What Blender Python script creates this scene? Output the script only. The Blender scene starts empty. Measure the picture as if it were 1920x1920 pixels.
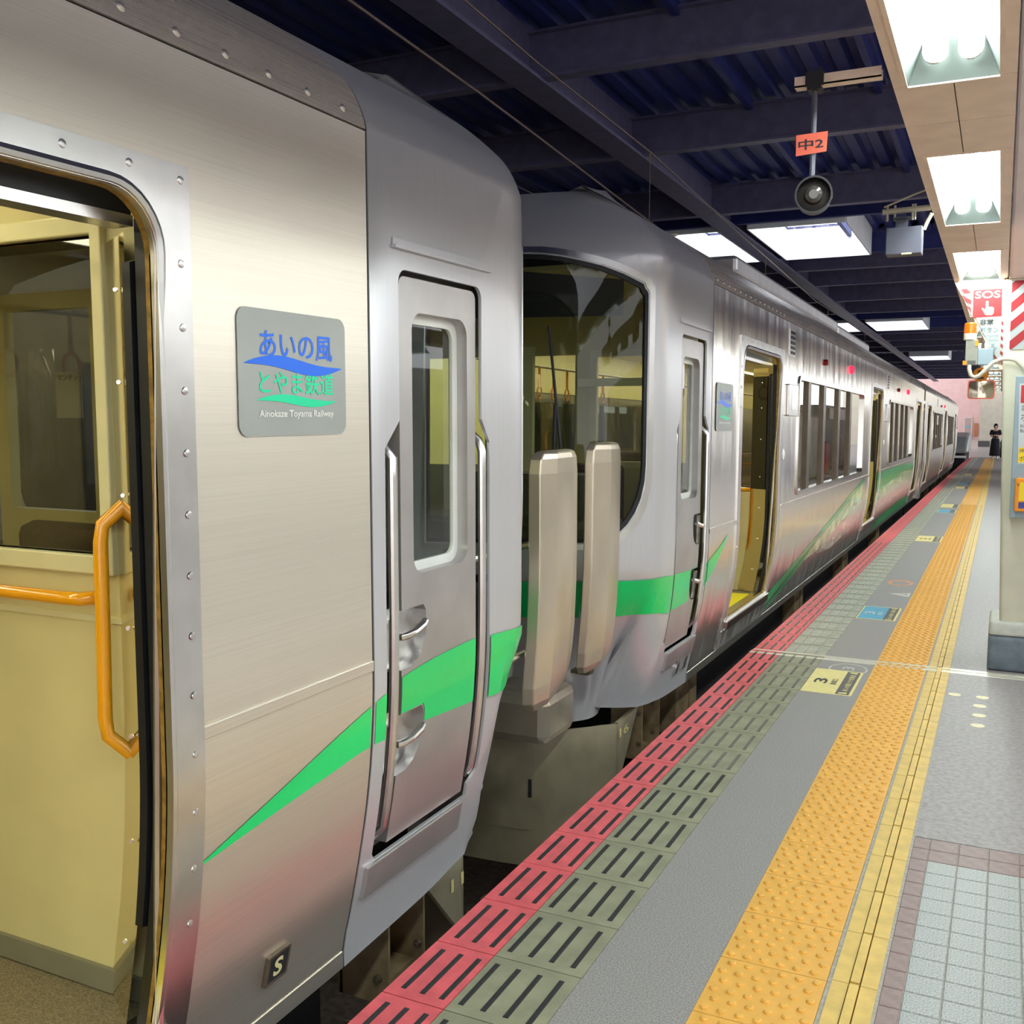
import bpy, bmesh, math, random
import numpy as np
from mathutils import Vector, Matrix
from mathutils.geometry import delaunay_2d_cdt

random.seed(7)
S = bpy.context.scene
COL = S.collection

# ------------------------------------------------------------------ camera
# metres; platform edge runs along +Y, train on the -X side, platform surface z = 0
cam_d = bpy.data.cameras.new('camera'); cam = bpy.data.objects.new('camera', cam_d); COL.objects.link(cam)
cam_d.sensor_width = 36.0; cam_d.lens = 36.0 * 1900.0 / 1920.0
cam_d.clip_start = 0.02; cam_d.clip_end = 500
cam.location = (0, 0, 1.584)
cam.rotation_euler = (math.radians(90 - 5.621), 0, math.radians(25.996))
S.camera = cam

# ------------------------------------------------------------------ world (pale daylight outside the station)
W = bpy.data.worlds.new('daylight'); S.world = W; W.use_nodes = True
bgn = W.node_tree.nodes['Background']
bgn.inputs[0].default_value = (0.95, 0.97, 1.0, 1); bgn.inputs[1].default_value = 0.8
S.view_settings.view_transform = 'Standard'; S.view_settings.look = 'None'
S.view_settings.gamma = 1.0; S.view_settings.use_curve_mapping = False
S.view_settings.exposure = 1.65
S.cycles.max_bounces = 6; S.cycles.diffuse_bounces = 3; S.cycles.glossy_bounces = 4; S.cycles.transparent_max_bounces = 10
S.cycles.adaptive_threshold = 0.03; S.cycles.caustics_reflective = False; S.cycles.caustics_refractive = False
TUBE_POWER = 26.0       # fluorescent tubes under the canopy
CAR_POWER = 4.6        # lamps inside the cars

# the track and platform fall away gently past the movement joint: second segment
PV = Vector((-1.0, 6.0, 0.0))
M2 = Matrix.Translation(PV) @ Matrix.Rotation(0.0055, 4, 'Z') @ Matrix.Rotation(-0.0145, 4, 'X') @ Matrix.Translation(-PV)

# ------------------------------------------------------------------ materials
def lin(c):
    return tuple((v / 12.92 if v <= 0.04045 else ((v + 0.055) / 1.055) ** 2.4) for v in c)
def rgb(r, g, b): return lin((r / 255, g / 255, b / 255))
MATS = {}
def mat(name, col, rough=0.5, metal=0.0, var=0.08, scale=12.0, bump=0.0, bscale=60.0, stretch=(1, 1, 1), emit=0.0, rvar=0.0, spec=0.5, coat=0.0, aniso=0.0):
    if name in MATS: return MATS[name]
    m = bpy.data.materials.new(name); m.use_nodes = True; nt = m.node_tree; N = nt.nodes; L = nt.links
    p = N['Principled BSDF']
    tc = N.new('ShaderNodeTexCoord'); mp = N.new('ShaderNodeMapping'); mp.inputs['Scale'].default_value = stretch
    L.new(tc.outputs['Object'], mp.inputs['Vector'])
    nz = N.new('ShaderNodeTexNoise'); nz.inputs['Scale'].default_value = scale; nz.inputs['Detail'].default_value = 4
    L.new(mp.outputs[0], nz.inputs['Vector'])
    mx = N.new('ShaderNodeMix'); mx.data_type = 'RGBA'
    mx.inputs[6].default_value = tuple(max(0, c * (1 - var)) for c in col) + (1,)
    mx.inputs[7].default_value = tuple(min(1, c * (1 + var)) for c in col) + (1,)
    cr = N.new('ShaderNodeMapRange'); cr.inputs[1].default_value = 0.36; cr.inputs[2].default_value = 0.64
    L.new(nz.outputs['Fac'], cr.inputs[0]); L.new(cr.outputs[0], mx.inputs[0]); L.new(mx.outputs[2], p.inputs['Base Color'])
    p.inputs['Roughness'].default_value = rough; p.inputs['Metallic'].default_value = metal
    p.inputs['Specular IOR Level'].default_value = spec; p.inputs['Coat Weight'].default_value = coat
    p.inputs['Anisotropic'].default_value = aniso
    if rvar:
        mr = N.new('ShaderNodeMapRange'); mr.inputs[3].default_value = max(0.02, rough - rvar); mr.inputs[4].default_value = rough + rvar
        L.new(nz.outputs['Fac'], mr.inputs[0]); L.new(mr.outputs[0], p.inputs['Roughness'])
    if bump:
        n2 = N.new('ShaderNodeTexNoise'); n2.inputs['Scale'].default_value = bscale; n2.inputs['Detail'].default_value = 3
        L.new(mp.outputs[0], n2.inputs['Vector'])
        b = N.new('ShaderNodeBump'); b.inputs['Strength'].default_value = bump; b.inputs['Distance'].default_value = 0.01
        L.new(n2.outputs['Fac'], b.inputs['Height']); L.new(b.outputs[0], p.inputs['Normal'])
    if emit:
        p.inputs['Emission Color'].default_value = tuple(col) + (1,); p.inputs['Emission Strength'].default_value = emit
    MATS[name] = m; return m
def glass(name, tint, refl=0.12, rough=0.02):
    if name in MATS: return MATS[name]
    m = bpy.data.materials.new(name); m.use_nodes = True; nt = m.node_tree; N = nt.nodes; L = nt.links
    N.remove(N['Principled BSDF']); out = N['Material Output']
    tr = N.new('ShaderNodeBsdfTransparent'); tr.inputs[0].default_value = tuple(tint) + (1,)
    gl = N.new('ShaderNodeBsdfGlossy'); gl.inputs['Roughness'].default_value = rough; gl.inputs[0].default_value = (1, 1, 1, 1)
    lw = N.new('ShaderNodeLayerWeight'); lw.inputs[0].default_value = 0.5
    fr = N.new('ShaderNodeMath'); fr.operation = 'POWER'; fr.inputs[1].default_value = 4.0; L.new(lw.outputs['Facing'], fr.inputs[0])
    nz = N.new('ShaderNodeTexNoise'); nz.inputs['Scale'].default_value = 3.0
    ad = N.new('ShaderNodeMath'); ad.operation = 'MULTIPLY_ADD'; ad.inputs[1].default_value = 0.02; ad.inputs[2].default_value = refl
    L.new(nz.outputs['Fac'], ad.inputs[0])
    a2 = N.new('ShaderNodeMath'); a2.operation = 'ADD'; a2.use_clamp = True
    L.new(fr.outputs[0], a2.inputs[0]); L.new(ad.outputs[0], a2.inputs[1])
    mx = N.new('ShaderNodeMixShader'); L.new(a2.outputs[0], mx.inputs[0]); L.new(tr.outputs[0], mx.inputs[1]); L.new(gl.outputs[0], mx.inputs[2])
    L.new(mx.outputs[0], out.inputs[0]); MATS[name] = m; return m
def emis(name, col, strength):
    if name in MATS: return MATS[name]
    m = bpy.data.materials.new(name); m.use_nodes = True; nt = m.node_tree; N = nt.nodes
    N.remove(N['Principled BSDF']); e = N.new('ShaderNodeEmission'); e.inputs[0].default_value = tuple(col) + (1,); e.inputs[1].default_value = strength
    nt.links.new(e.outputs[0], N['Material Output'].inputs[0]); MATS[name] = m; return m

def brushed(name, col, rough, wav, wscale, aniso, grain=(300, 1.5, 300), bands=0.0, gstr=0.25, metal=1.0):
    """stainless steel: fine grain plus slow ripples of the sheet"""
    m = bpy.data.materials.new(name); m.use_nodes = True; nt = m.node_tree; N = nt.nodes; L = nt.links
    p = N['Principled BSDF']; p.inputs['Metallic'].default_value = metal
    tc = N.new('ShaderNodeTexCoord')
    mp = N.new('ShaderNodeMapping'); mp.inputs['Scale'].default_value = grain; L.new(tc.outputs['Object'], mp.inputs[0])
    g = N.new('ShaderNodeTexNoise'); g.inputs['Scale'].default_value = 1.0; g.inputs['Detail'].default_value = 2; L.new(mp.outputs[0], g.inputs[0])
    mx = N.new('ShaderNodeMix'); mx.data_type = 'RGBA'
    mx.inputs[6].default_value = tuple(c * 0.9 for c in col) + (1,); mx.inputs[7].default_value = tuple(min(1, c * 1.06) for c in col) + (1,)
    L.new(g.outputs['Fac'], mx.inputs[0]); L.new(mx.outputs[2], p.inputs['Base Color'])
    mr = N.new('ShaderNodeMapRange'); mr.inputs[3].default_value = rough * 0.85; mr.inputs[4].default_value = rough * 1.15
    src = g.outputs['Fac']
    if bands:
        mb = N.new('ShaderNodeMapping'); mb.inputs['Scale'].default_value = (0, 0.15, 9); L.new(tc.outputs['Object'], mb.inputs[0])
        vb = N.new('ShaderNodeTexNoise'); vb.inputs['Scale'].default_value = 1; vb.inputs['Detail'].default_value = 0; L.new(mb.outputs[0], vb.inputs[0])
        src = vb.outputs['Fac']; mr.inputs[3].default_value = rough * (1 - bands); mr.inputs[4].default_value = rough * (1 + bands)
    L.new(src, mr.inputs[0]); L.new(mr.outputs[0], p.inputs['Roughness'])
    w = N.new('ShaderNodeTexNoise'); w.inputs['Scale'].default_value = wscale; w.inputs['Detail'].default_value = 1.5
    mw = N.new('ShaderNodeMapping'); mw.inputs['Scale'].default_value = (1, 1.6, 0.55); L.new(tc.outputs['Object'], mw.inputs[0]); L.new(mw.outputs[0], w.inputs[0])
    b1 = N.new('ShaderNodeBump'); b1.inputs['Strength'].default_value = wav; b1.inputs['Distance'].default_value = 0.05; L.new(w.outputs['Fac'], b1.inputs['Height'])
    b2 = N.new('ShaderNodeBump'); b2.inputs['Strength'].default_value = gstr; b2.inputs['Distance'].default_value = 0.0006
    L.new(g.outputs['Fac'], b2.inputs['Height']); L.new(b1.outputs[0], b2.inputs['Normal']); L.new(b2.outputs[0], p.inputs['Normal'])
    p.inputs['Anisotropic'].default_value = aniso
    MATS[name] = m; return m

STEEL = brushed('brushed_steel', rgb(238, 230, 216), 0.40, 0.03, 2.2, 0.3, bands=0.12, metal=0.88, gstr=0.12)
STEELW = brushed('rippled_steel', rgb(232, 226, 216), 0.2, 0.2, 2.6, 0.2, gstr=0.1, metal=0.9)
STEELC = brushed('cantrail_steel', rgb(232, 220, 206), 0.28, 0.05, 2.4, 0.2, gstr=0.1, metal=0.5)
STEELP = mat('polished_steel', rgb(222, 218, 210), 0.18, 1.0, 0.04, 5)
STEELF = mat('satin_steel', rgb(222, 220, 218), 0.3, 1.0, 0.05, 9, bump=0.02, bscale=30)
MIRROR = mat('mirror_steel', rgb(232, 222, 196), 0.06, 1.0, 0.02, 3, bump=0.03, bscale=9)
CABM = brushed('cab_metal', rgb(212, 211, 215), 0.33, 0.02, 2.0, 0.2, grain=(300, 300, 2), gstr=0.3, metal=0.5)
CABD = mat('cab_metal_dark', rgb(188, 184, 182), 0.36, 0.7, 0.08, 4, bump=0.03, bscale=20)
HOODM = mat('hood_metal', rgb(206, 194, 174), 0.3, 0.7, 0.14, 3, stretch=(1, 1, 0.4))
SKIRT = mat('skirt_olive', rgb(168, 158, 132), 0.45, 0.2, 0.12, 5)
GREEN = mat('stripe_green', rgb(10, 210, 110), 0.28, 0.0, 0.06, 3, coat=0.4)
GREENM = mat('wave_green', rgb(78, 184, 112), 0.25, 0.2, 0.3, 2.5, stretch=(1, 1, 2), coat=0.3)
GREENP = mat('wave_pale', rgb(196, 216, 168), 0.25, 0.3, 0.3, 3, stretch=(1, 1.4, 2), coat=0.3)
WAVEW = mat('wave_white', rgb(226, 224, 206), 0.22, 0.4, 0.2, 4, stretch=(1, 1.2, 3), coat=0.3)
BLACK = mat('black_rubber', rgb(22, 23, 26), 0.45, 0, 0.2, 20)
DARK = mat('underframe_black', rgb(26, 24, 22), 0.8, 0, 0.3, 8)
RUST = mat('dusty_brown_steel', rgb(146, 124, 92), 0.7, 0.2, 0.25, 10, bump=0.2, bscale=50)
BOLT = mat('bolt_steel', rgb(120, 108, 92), 0.5, 0.7, 0.2, 30)
SEAL = mat('yellowed_seal', rgb(150, 118, 52), 0.5, 0.3, 0.3, 40)
BRONZE = mat('window_bronze', rgb(96, 84, 70), 0.35, 0.7, 0.1, 8)
CREAM = mat('cream_laminate', rgb(214, 202, 142), 0.45, 0, 0.03, 6)
CREAMF = mat('cream_frame', rgb(226, 218, 164), 0.35, 0.1, 0.03, 8)
GREYB = mat('skirting_grey', rgb(128, 124, 100), 0.5, 0, 0.05, 10)
CARFLOOR = mat('speckled_floor', rgb(128, 116, 86), 0.6, 0, 0.4, 260)
YELLOWF = mat('yellow_floor_mat', rgb(230, 214, 20), 0.5, 0, 0.06, 60, bump=0.2, bscale=140)
ORANGE = mat('orange_rail', rgb(244, 166, 10), 0.18, 0, 0.03, 4, coat=0.6)
RINGO = mat('strap_ring_amber', rgb(206, 138, 52), 0.3, 0, 0.05, 8)
GLASS = glass('cab_glass', (0.86, 0.94, 0.87), 0.02)
GLASSB = glass('bulkhead_glass', (0.78, 0.76, 0.66), 0.05)
GLASSW = glass('saloon_glass', (0.34, 0.38, 0.36), 0.16)
WHITEP = mat('white_plastic', rgb(235, 235, 230), 0.4, 0, 0.03, 10)
SILVER = mat('lever_silver', rgb(232, 230, 222), 0.25, 1.0, 0.03, 10)
ASPH = mat('asphalt', rgb(152, 147, 146), 0.62, 0, 0.32, 210, bump=0.25, bscale=260, rvar=0.12)
ASPHW = mat('worn_asphalt', rgb(160, 152, 152), 0.36, 0, 0.2, 40, bump=0.6, bscale=70, rvar=0.12)
REDB = mat('red_edge_paint', rgb(226, 98, 106), 0.5, 0, 0.12, 14, bump=0.06, bscale=120)
GREYBK = mat('olive_edge_block', rgb(148, 146, 122), 0.55, 0, 0.12, 9, bump=0.1, bscale=160)
GREYBL = mat('pale_edge_block', rgb(172, 172, 158), 0.5, 0, 0.14, 9, bump=0.1, bscale=160)
STRIP = mat('strip_rubber', rgb(46, 46, 48), 0.55, 0, 0.15, 60)
STRIPL = mat('strip_rubber_worn', rgb(112, 108, 100), 0.5, 0, 0.2, 60)
YEL = mat('tactile_yellow', rgb(236, 178, 82), 0.5, 0, 0.04, 14, bump=0.08, bscale=120)
YELG = mat('guide_yellow', rgb(226, 190, 104), 0.5, 0, 0.1, 14, bump=0.08, bscale=120)
GROUT = mat('grout', rgb(176, 170, 160), 0.8, 0, 0.15, 60, bump=0.2, bscale=200)
PURP = mat('mauve_tile', rgb(146, 120, 118), 0.42, 0, 0.12, 30, bump=0.1, bscale=120)
GTILE = mat('speckled_grey_tile', rgb(164, 166, 165), 0.38, 0, 0.32, 200, bump=0.08, bscale=240)
ALU = mat('joint_aluminium', rgb(222, 216, 200), 0.35, 0.35, 0.08, 20)
CONC = mat('concrete', rgb(120, 112, 100), 0.85, 0, 0.15, 12, bump=0.15, bscale=60)
BALLAST = mat('ballast', rgb(70, 58, 48), 0.9, 0, 0.3, 30)
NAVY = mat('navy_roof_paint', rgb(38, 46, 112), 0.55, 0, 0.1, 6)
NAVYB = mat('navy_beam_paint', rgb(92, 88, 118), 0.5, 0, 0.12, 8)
BEIGE = mat('beige_soffit', rgb(248, 222, 204), 0.5, 0, 0.05, 8, bump=0.03, bscale=30)
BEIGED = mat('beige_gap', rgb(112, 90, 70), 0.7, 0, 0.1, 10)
WHITE = mat('white_enamel', rgb(238, 242, 240), 0.4, 0, 0.02, 10)
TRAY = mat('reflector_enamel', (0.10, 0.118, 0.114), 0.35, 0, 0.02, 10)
WELL = mat('white_well', rgb(226, 228, 232), 0.6, 0, 0.05, 6)
SKYP = emis('skylight_daylight', (0.93, 0.96, 1.0), 2.2)
TUBE = emis('fluorescent_tube', (0.9, 1.0, 0.94), TUBE_POWER)
CARLAMP = emis('car_lamp', (1.0, 0.94, 0.66), CAR_POWER)
PILLAR = mat('pillar_cream', rgb(216, 212, 192), 0.45, 0, 0.04, 8, bump=0.03, bscale=40)
PLINTH = mat('plinth_grey', rgb(112, 122, 132), 0.6, 0, 0.14, 14, bump=0.08, bscale=60)
PLINTHT = mat('plinth_pale', rgb(206, 206, 198), 0.6, 0, 0.08, 14)
PANELG = mat('cabinet_blue_grey', rgb(150, 168, 180), 0.4, 0, 0.04, 8)
SIGNR = mat('sign_red', rgb(196, 36, 44), 0.35, 0, 0.05, 6)
SIGNW = mat('sign_white', rgb(206, 210, 210), 0.35, 0, 0.02, 6)
SIGNWD = mat('dimmed_sign_white', rgb(168, 172, 172), 0.45, 0, 0.04, 6)  # sign white darkened in colour to offset the strong tube light above it
SIGNRD = mat('dimmed_sign_red', rgb(158, 26, 34), 0.45, 0, 0.05, 6)  # sign red darkened in the same way, not weathered
SIGNK = mat('sign_ink', rgb(40, 42, 46), 0.5, 0, 0.05, 6)
SIGNG = mat('sign_grey_ink', rgb(120, 138, 146), 0.5, 0, 0.05, 6)
YELS = mat('label_yellow', rgb(250, 214, 10), 0.4, 0, 0.03, 6)
AMBER = mat('amber_lens', rgb(236, 104, 4), 0.15, 0, 0.05, 8, emit=0.08, coat=0.5)
ORANGEB = mat('button_box_orange', rgb(246, 150, 16), 0.4, 0, 0.04, 8)
CONDUIT = mat('conduit_cream', rgb(206, 198, 178), 0.5, 0, 0.08, 14)
LAMPB = mat('signal_black', rgb(40, 37, 41), 0.45, 0.4, 0.2, 20)
LAMPG = mat('signal_lens', rgb(58, 54, 52), 0.12, 0.2, 0.2, 20, coat=0.6)
PLATEO = mat('orange_plate', rgb(224, 104, 82), 0.5, 0, 0.06, 10)
SPKG = mat('speaker_grey', rgb(84, 84, 98), 0.5, 0.2, 0.05, 10)
STK_Y = mat('sticker_cream', rgb(238, 222, 150), 0.5, 0, 0.05, 20)
STK_B = mat('sticker_blue', rgb(92, 172, 206), 0.5, 0, 0.05, 20)
STK_K = mat('sticker_grey', rgb(92, 90, 90), 0.5, 0, 0.08, 20)
PAINTW = mat('faded_white_paint', rgb(206, 200, 192), 0.6, 0, 0.2, 40)
PAINTC = mat('cream_paint', rgb(236, 226, 190), 0.5, 0, 0.05, 30)
PAINTO = mat('faded_orange_paint', rgb(206, 150, 112), 0.6, 0, 0.2, 30)
LOGOB = mat('logo_blue', rgb(22, 110, 240), 0.3, 0, 0.02, 4)
LOGOG = mat('logo_teal', rgb(24, 224, 164), 0.3, 0, 0.02, 4)
PLATEF = mat('logo_plate_film', rgb(166, 170, 166), 0.45, 0.3, 0.03, 6)
REDLED = emis('red_led', (1.0, 0.02, 0.06), 0.9)
PINKW = mat('pink_wall', rgb(206, 172, 172), 0.7, 0, 0.05, 3)
CREAMW = mat('cream_wall', rgb(216, 208, 190), 0.7, 0, 0.05, 3)
DOORG = mat('grey_door_paint', rgb(170, 150, 146), 0.5, 0, 0.05, 5)
WOODB = mat('brown_board', rgb(170, 110, 74), 0.6, 0, 0.1, 5)
CLOTH = mat('black_cloth', rgb(26, 26, 34), 0.9, 0, 0.15, 20)
SKIN = mat('skin', rgb(226, 176, 150), 0.55, 0, 0.04, 20)
HAIR = mat('dark_hair', rgb(30, 26, 26), 0.5, 0, 0.1, 40)
SHOE = mat('white_shoe', rgb(232, 230, 226), 0.6, 0, 0.04, 20)
WIRE = mat('copper_wire', rgb(112, 96, 88), 0.5, 0.6, 0.1, 10)
INSUL = mat('insulator_white', rgb(214, 204, 190), 0.3, 0, 0.05, 10)
MIRF = mat('mirror_red_rim', rgb(226, 98, 70), 0.4, 0, 0.05, 10)
GLASSMIR = mat('mirror_glass', rgb(180, 172, 156), 0.06, 1.0, 0.03, 5)
DGLOSS = mat('dark_gloss', rgb(30, 27, 26), 0.08, 0, 0.1, 6, coat=0.5)
SEATM = mat('seat_moquette', rgb(70, 52, 46), 0.9, 0, 0.2, 60)
DESK = mat('cab_desk', rgb(92, 88, 66), 0.6, 0, 0.1, 10)

# ------------------------------------------------------------------ geometry helpers: geo = (verts, faces)
def box(x0, x1, y0, y1, z0, z1):
    v = [(x, y, z) for x in (x0, x1) for y in (y0, y1) for z in (z0, z1)]
    return v, [(0, 1, 3, 2), (4, 6, 7, 5), (0, 4, 5, 1), (2, 3, 7, 6), (0, 2, 6, 4), (1, 5, 7, 3)]
def join(*gs):
    V, F = [], []
    for v, f in gs:
        o = len(V); V += list(v); F += [tuple(i + o for i in q) for q in f]
    return V, F
def tube(pts, r, n=10, caps=True):
    pts = [Vector(p) for p in pts]; V, F = [], []; up = None
    rr = r if isinstance(r, (list, tuple)) else [r] * len(pts)
    for i, p in enumerate(pts):
        t = (pts[min(i + 1, len(pts) - 1)] - pts[max(i - 1, 0)]).normalized()
        if up is None:
            up = Vector((0, 0, 1)) if abs(t.z) < 0.9 else Vector((1, 0, 0))
        a = t.cross(up).normalized(); b = a.cross(t).normalized(); up = b
        for k in range(n):
            w = 2 * math.pi * k / n; V.append(tuple(p + rr[i] * (math.cos(w) * a + math.sin(w) * b)))
    for i in range(len(pts) - 1):
        for k in range(n):
            F.append((i * n + k, i * n + (k + 1) % n, (i + 1) * n + (k + 1) % n, (i + 1) * n + k))
    if caps:
        F.append(tuple(range(n - 1, -1, -1))); F.append(tuple((len(pts) - 1) * n + k for k in range(n)))
    return V, F
def lathe(prof, c, axis=(0, 0, 1), n=16):
    """prof: (r, h) pairs along axis from point c"""
    ax = Vector(axis).normalized(); t = Vector((1, 0, 0)) if abs(ax.x) < 0.8 else Vector((0, 1, 0))
    a = ax.cross(t).normalized(); b = ax.cross(a); c = Vector(c); V, F = [], []
    for r, h in prof:
        for k in range(n):
            w = 2 * math.pi * k / n; V.append(tuple(c + ax * h + max(r, 1e-4) * (math.cos(w) * a + math.sin(w) * b)))
    for i in range(len(prof) - 1):
        for k in range(n):
            F.append((i * n + k, i * n + (k + 1) % n, (i + 1) * n + (k + 1) % n, (i + 1) * n + k))
    F.append(tuple(range(n - 1, -1, -1))); F.append(tuple((len(prof) - 1) * n + k for k in range(n)))
    return V, F
def arc(cx, cy, r, a0, a1, n=6):
    return [(cx + r * math.cos(math.radians(a0 + (a1 - a0) * i / n)), cy + r * math.sin(math.radians(a0 + (a1 - a0) * i / n))) for i in range(n + 1)]
def rrect(x0, x1, y0, y1, r, n=6):
    if not isinstance(r, (list, tuple)): r = [r] * 4       # bl, br, tr, tl
    return (arc(x0 + r[0], y0 + r[0], r[0], 180, 270, n) + arc(x1 - r[1], y0 + r[1], r[1], 270, 360, n) +
            arc(x1 - r[2], y1 - r[2], r[2], 0, 90, n) + arc(x0 + r[3], y1 - r[3], r[3], 90, 180, n))
def sheet(outer, holes=(), fn=None, d0=0.0, th=0.01, ucuts=(), vcuts=()):
    """a plate with holes drawn in (u, v), bent by fn(u, v, d) -> xyz, th thick behind offset d0"""
    pts, edges = [], []
    for loop in [outer] + list(holes):
        o = len(pts); n = len(loop); pts += [Vector((p[0], p[1])) for p in loop]; edges += [(o + i, o + (i + 1) % n) for i in range(n)]
    v, e, f, _, _, _ = delaunay_2d_cdt(pts, edges, [], 0, 1e-5)
    def inside(px, py, loop):
        c = False; j = len(loop) - 1
        for i in range(len(loop)):
            xi, yi = loop[i][0], loop[i][1]; xj, yj = loop[j][0], loop[j][1]
            if (yi > py) != (yj > py) and px < (xj - xi) * (py - yi) / (yj - yi) + xi: c = not c
            j = i
        return c
    keep = []
    for q in f:
        gx = sum(v[i][0] for i in q) / len(q); gy = sum(v[i][1] for i in q) / len(q)
        if inside(gx, gy, outer) and not any(inside(gx, gy, h) for h in holes): keep.append(q)
    f = keep
    bm = bmesh.new(); bv = [bm.verts.new((p[0], p[1], 0)) for p in v]
    for q in f:
        try: bm.faces.new([bv[i] for i in q])
        except ValueError: pass
    for co, no, vals in ((0, (1, 0, 0), ucuts), (1, (0, 1, 0), vcuts)):
        for c in vals:
            pc = (c, 0, 0) if co == 0 else (0, c, 0)
            bmesh.ops.bisect_plane(bm, geom=bm.verts[:] + bm.edges[:] + bm.faces[:], dist=1e-5, plane_co=pc, plane_no=no)
    bmesh.ops.remove_doubles(bm, verts=bm.verts, dist=1e-5)
    bm.verts.ensure_lookup_table(); bm.verts.index_update()
    base = [(q.co.x, q.co.y) for q in bm.verts]; n = len(base)
    faces = [tuple(q.index for q in fc.verts) for fc in bm.faces]
    V = [fn(u, w, d0) for u, w in base]; F = list(faces)
    if th:
        V += [fn(u, w, d0 - th) for u, w in base]; F += [tuple(i + n for i in reversed(q)) for q in faces]
        for ed in bm.edges:
            if len(ed.link_faces) == 1:
                lp = ed.link_loops[0]; a, b = lp.vert.index, lp.link_loop_next.vert.index
                F.append((b, a, a + n, b + n))
    bm.free(); return V, F
def flat(axis, at):
    """map for flat plates: axis 'x' -> (u=y, v=z), 'y' -> (u=x, v=z), 'z' -> (u=x, v=y)"""
    if axis == 'x': return lambda u, v, d: (at + d, u, v)
    if axis == 'y': return lambda u, v, d: (u, at - d, v)
    return lambda u, v, d: (u, v, at + d)

BASE = {}
def data(name, geo, m, smooth=False, bevel=0.0, off=(0, 0, 0), bseg=2):
    v, f = geo; me = bpy.data.meshes.new(name)
    o = Vector(off); me.from_pydata([tuple(Vector(p) - o) for p in v], [], f)
    bm = bmesh.new(); bm.from_mesh(me)
    bmesh.ops.recalc_face_normals(bm, faces=bm.faces)
    if bevel:
        bmesh.ops.bevel(bm, geom=[e for e in bm.edges if e.calc_face_angle(0) > 0.5], offset=bevel, segments=bseg, affect='EDGES', profile=0.5)
    if smooth:
        for fc in bm.faces: fc.smooth = True
        for e in bm.edges:
            if e.calc_face_angle(3.2) > 0.6: e.smooth = False
    bm.to_mesh(me); bm.free(); me.materials.append(m); return me
def part(name, geo, m, parent, smooth=False, bevel=0.0, label=None, stuff=False, bseg=2):
    L = BASE.get(parent.name, Vector((0, 0, 0)))
    ob = bpy.data.objects.new(name, data(name, geo, m, smooth, bevel, L, bseg)); COL.objects.link(ob); ob.parent = parent
    BASE[ob.name] = L
    if label: ob['label'] = label
    if stuff: ob['kind'] = 'stuff'
    return ob
def place(ob, loc, seg2):
    ob.matrix_world = (M2 @ Matrix.Translation(loc)) if seg2 else Matrix.Translation(loc)
def thing(name, label, cat, loc, seg2=False, group=None, kind=None):
    ob = bpy.data.objects.new(name, None); COL.objects.link(ob); ob.empty_display_size = 0.1
    place(ob, Vector(loc), seg2); BASE[ob.name] = Vector(loc)
    if kind: ob['kind'] = kind
    if label: ob['label'] = label
    if cat: ob['category'] = cat
    if group: ob['group'] = group
    return ob
def solo(name, geo, m, label, cat, loc, seg2=False, smooth=False, bevel=0.0, group=None, kind=None):
    ob = bpy.data.objects.new(name, data(name, geo, m, smooth, bevel, loc)); COL.objects.link(ob); place(ob, Vector(loc), seg2); BASE[ob.name] = Vector(loc)
    if kind: ob['kind'] = kind
    if label: ob['label'] = label
    if cat: ob['category'] = cat
    if group: ob['group'] = group
    return ob
def copy_part(src, parent, loc, name=None):
    c = src.copy(); c.parent = parent; COL.objects.link(c); c.location = loc; return c

_txt = {}
def text2d(s, w=None, h=None, shear=0.0, bold=0.0):
    """outline faces of a string, lower-left at 0,0, scaled to w x h"""
    k = (s, shear, bold)
    if k not in _txt:
        cu = bpy.data.curves.new('t', 'FONT'); cu.body = s; cu.shear = shear; cu.offset = bold; cu.resolution_u = 3; cu.fill_mode = 'FRONT'
        o = bpy.data.objects.new('t', cu); COL.objects.link(o); bpy.context.view_layer.update()
        me = bpy.data.meshes.new_from_object(o.evaluated_get(bpy.context.evaluated_depsgraph_get()))
        V = [(v.co.x, v.co.y) for v in me.vertices]; F = [tuple(p.vertices) for p in me.polygons]
        bpy.data.objects.remove(o); bpy.data.curves.remove(cu); bpy.data.meshes.remove(me); _txt[k] = (V, F)
    V, F = _txt[k]
    if not V: return [], []
    x0 = min(p[0] for p in V); x1 = max(p[0] for p in V); y0 = min(p[1] for p in V); y1 = max(p[1] for p in V)
    sx = (w / (x1 - x0)) if w else None; sy = (h / (y1 - y0)) if h else None
    sx = sx or sy; sy = sy or sx
    return [((p[0] - x0) * sx, (p[1] - y0) * sy) for p in V], F
def text(s, fn, u, v, w=None, h=None, d=0.002, **k):
    V, F = text2d(s, w, h, **k); return [fn(u + p[0], v + p[1], d) for p in V], F
def poly(loop, fn, d=0.002, th=0.0, **k): return sheet(loop, (), fn, d, th, **k)

# ================================================================== PLATFORM
def edge_block_mesh(x0, x1, l): return box(x0 + 0.0015, x1 - 0.0015, 0.002, l - 0.002, -0.04, 0.0)
RED0, RED1, GRY1, YL0, YL1, GD0, GD1, TL0 = -1.48, -1.285, -1.01, -0.688, -0.388, -0.376, -0.256, -0.247

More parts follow.
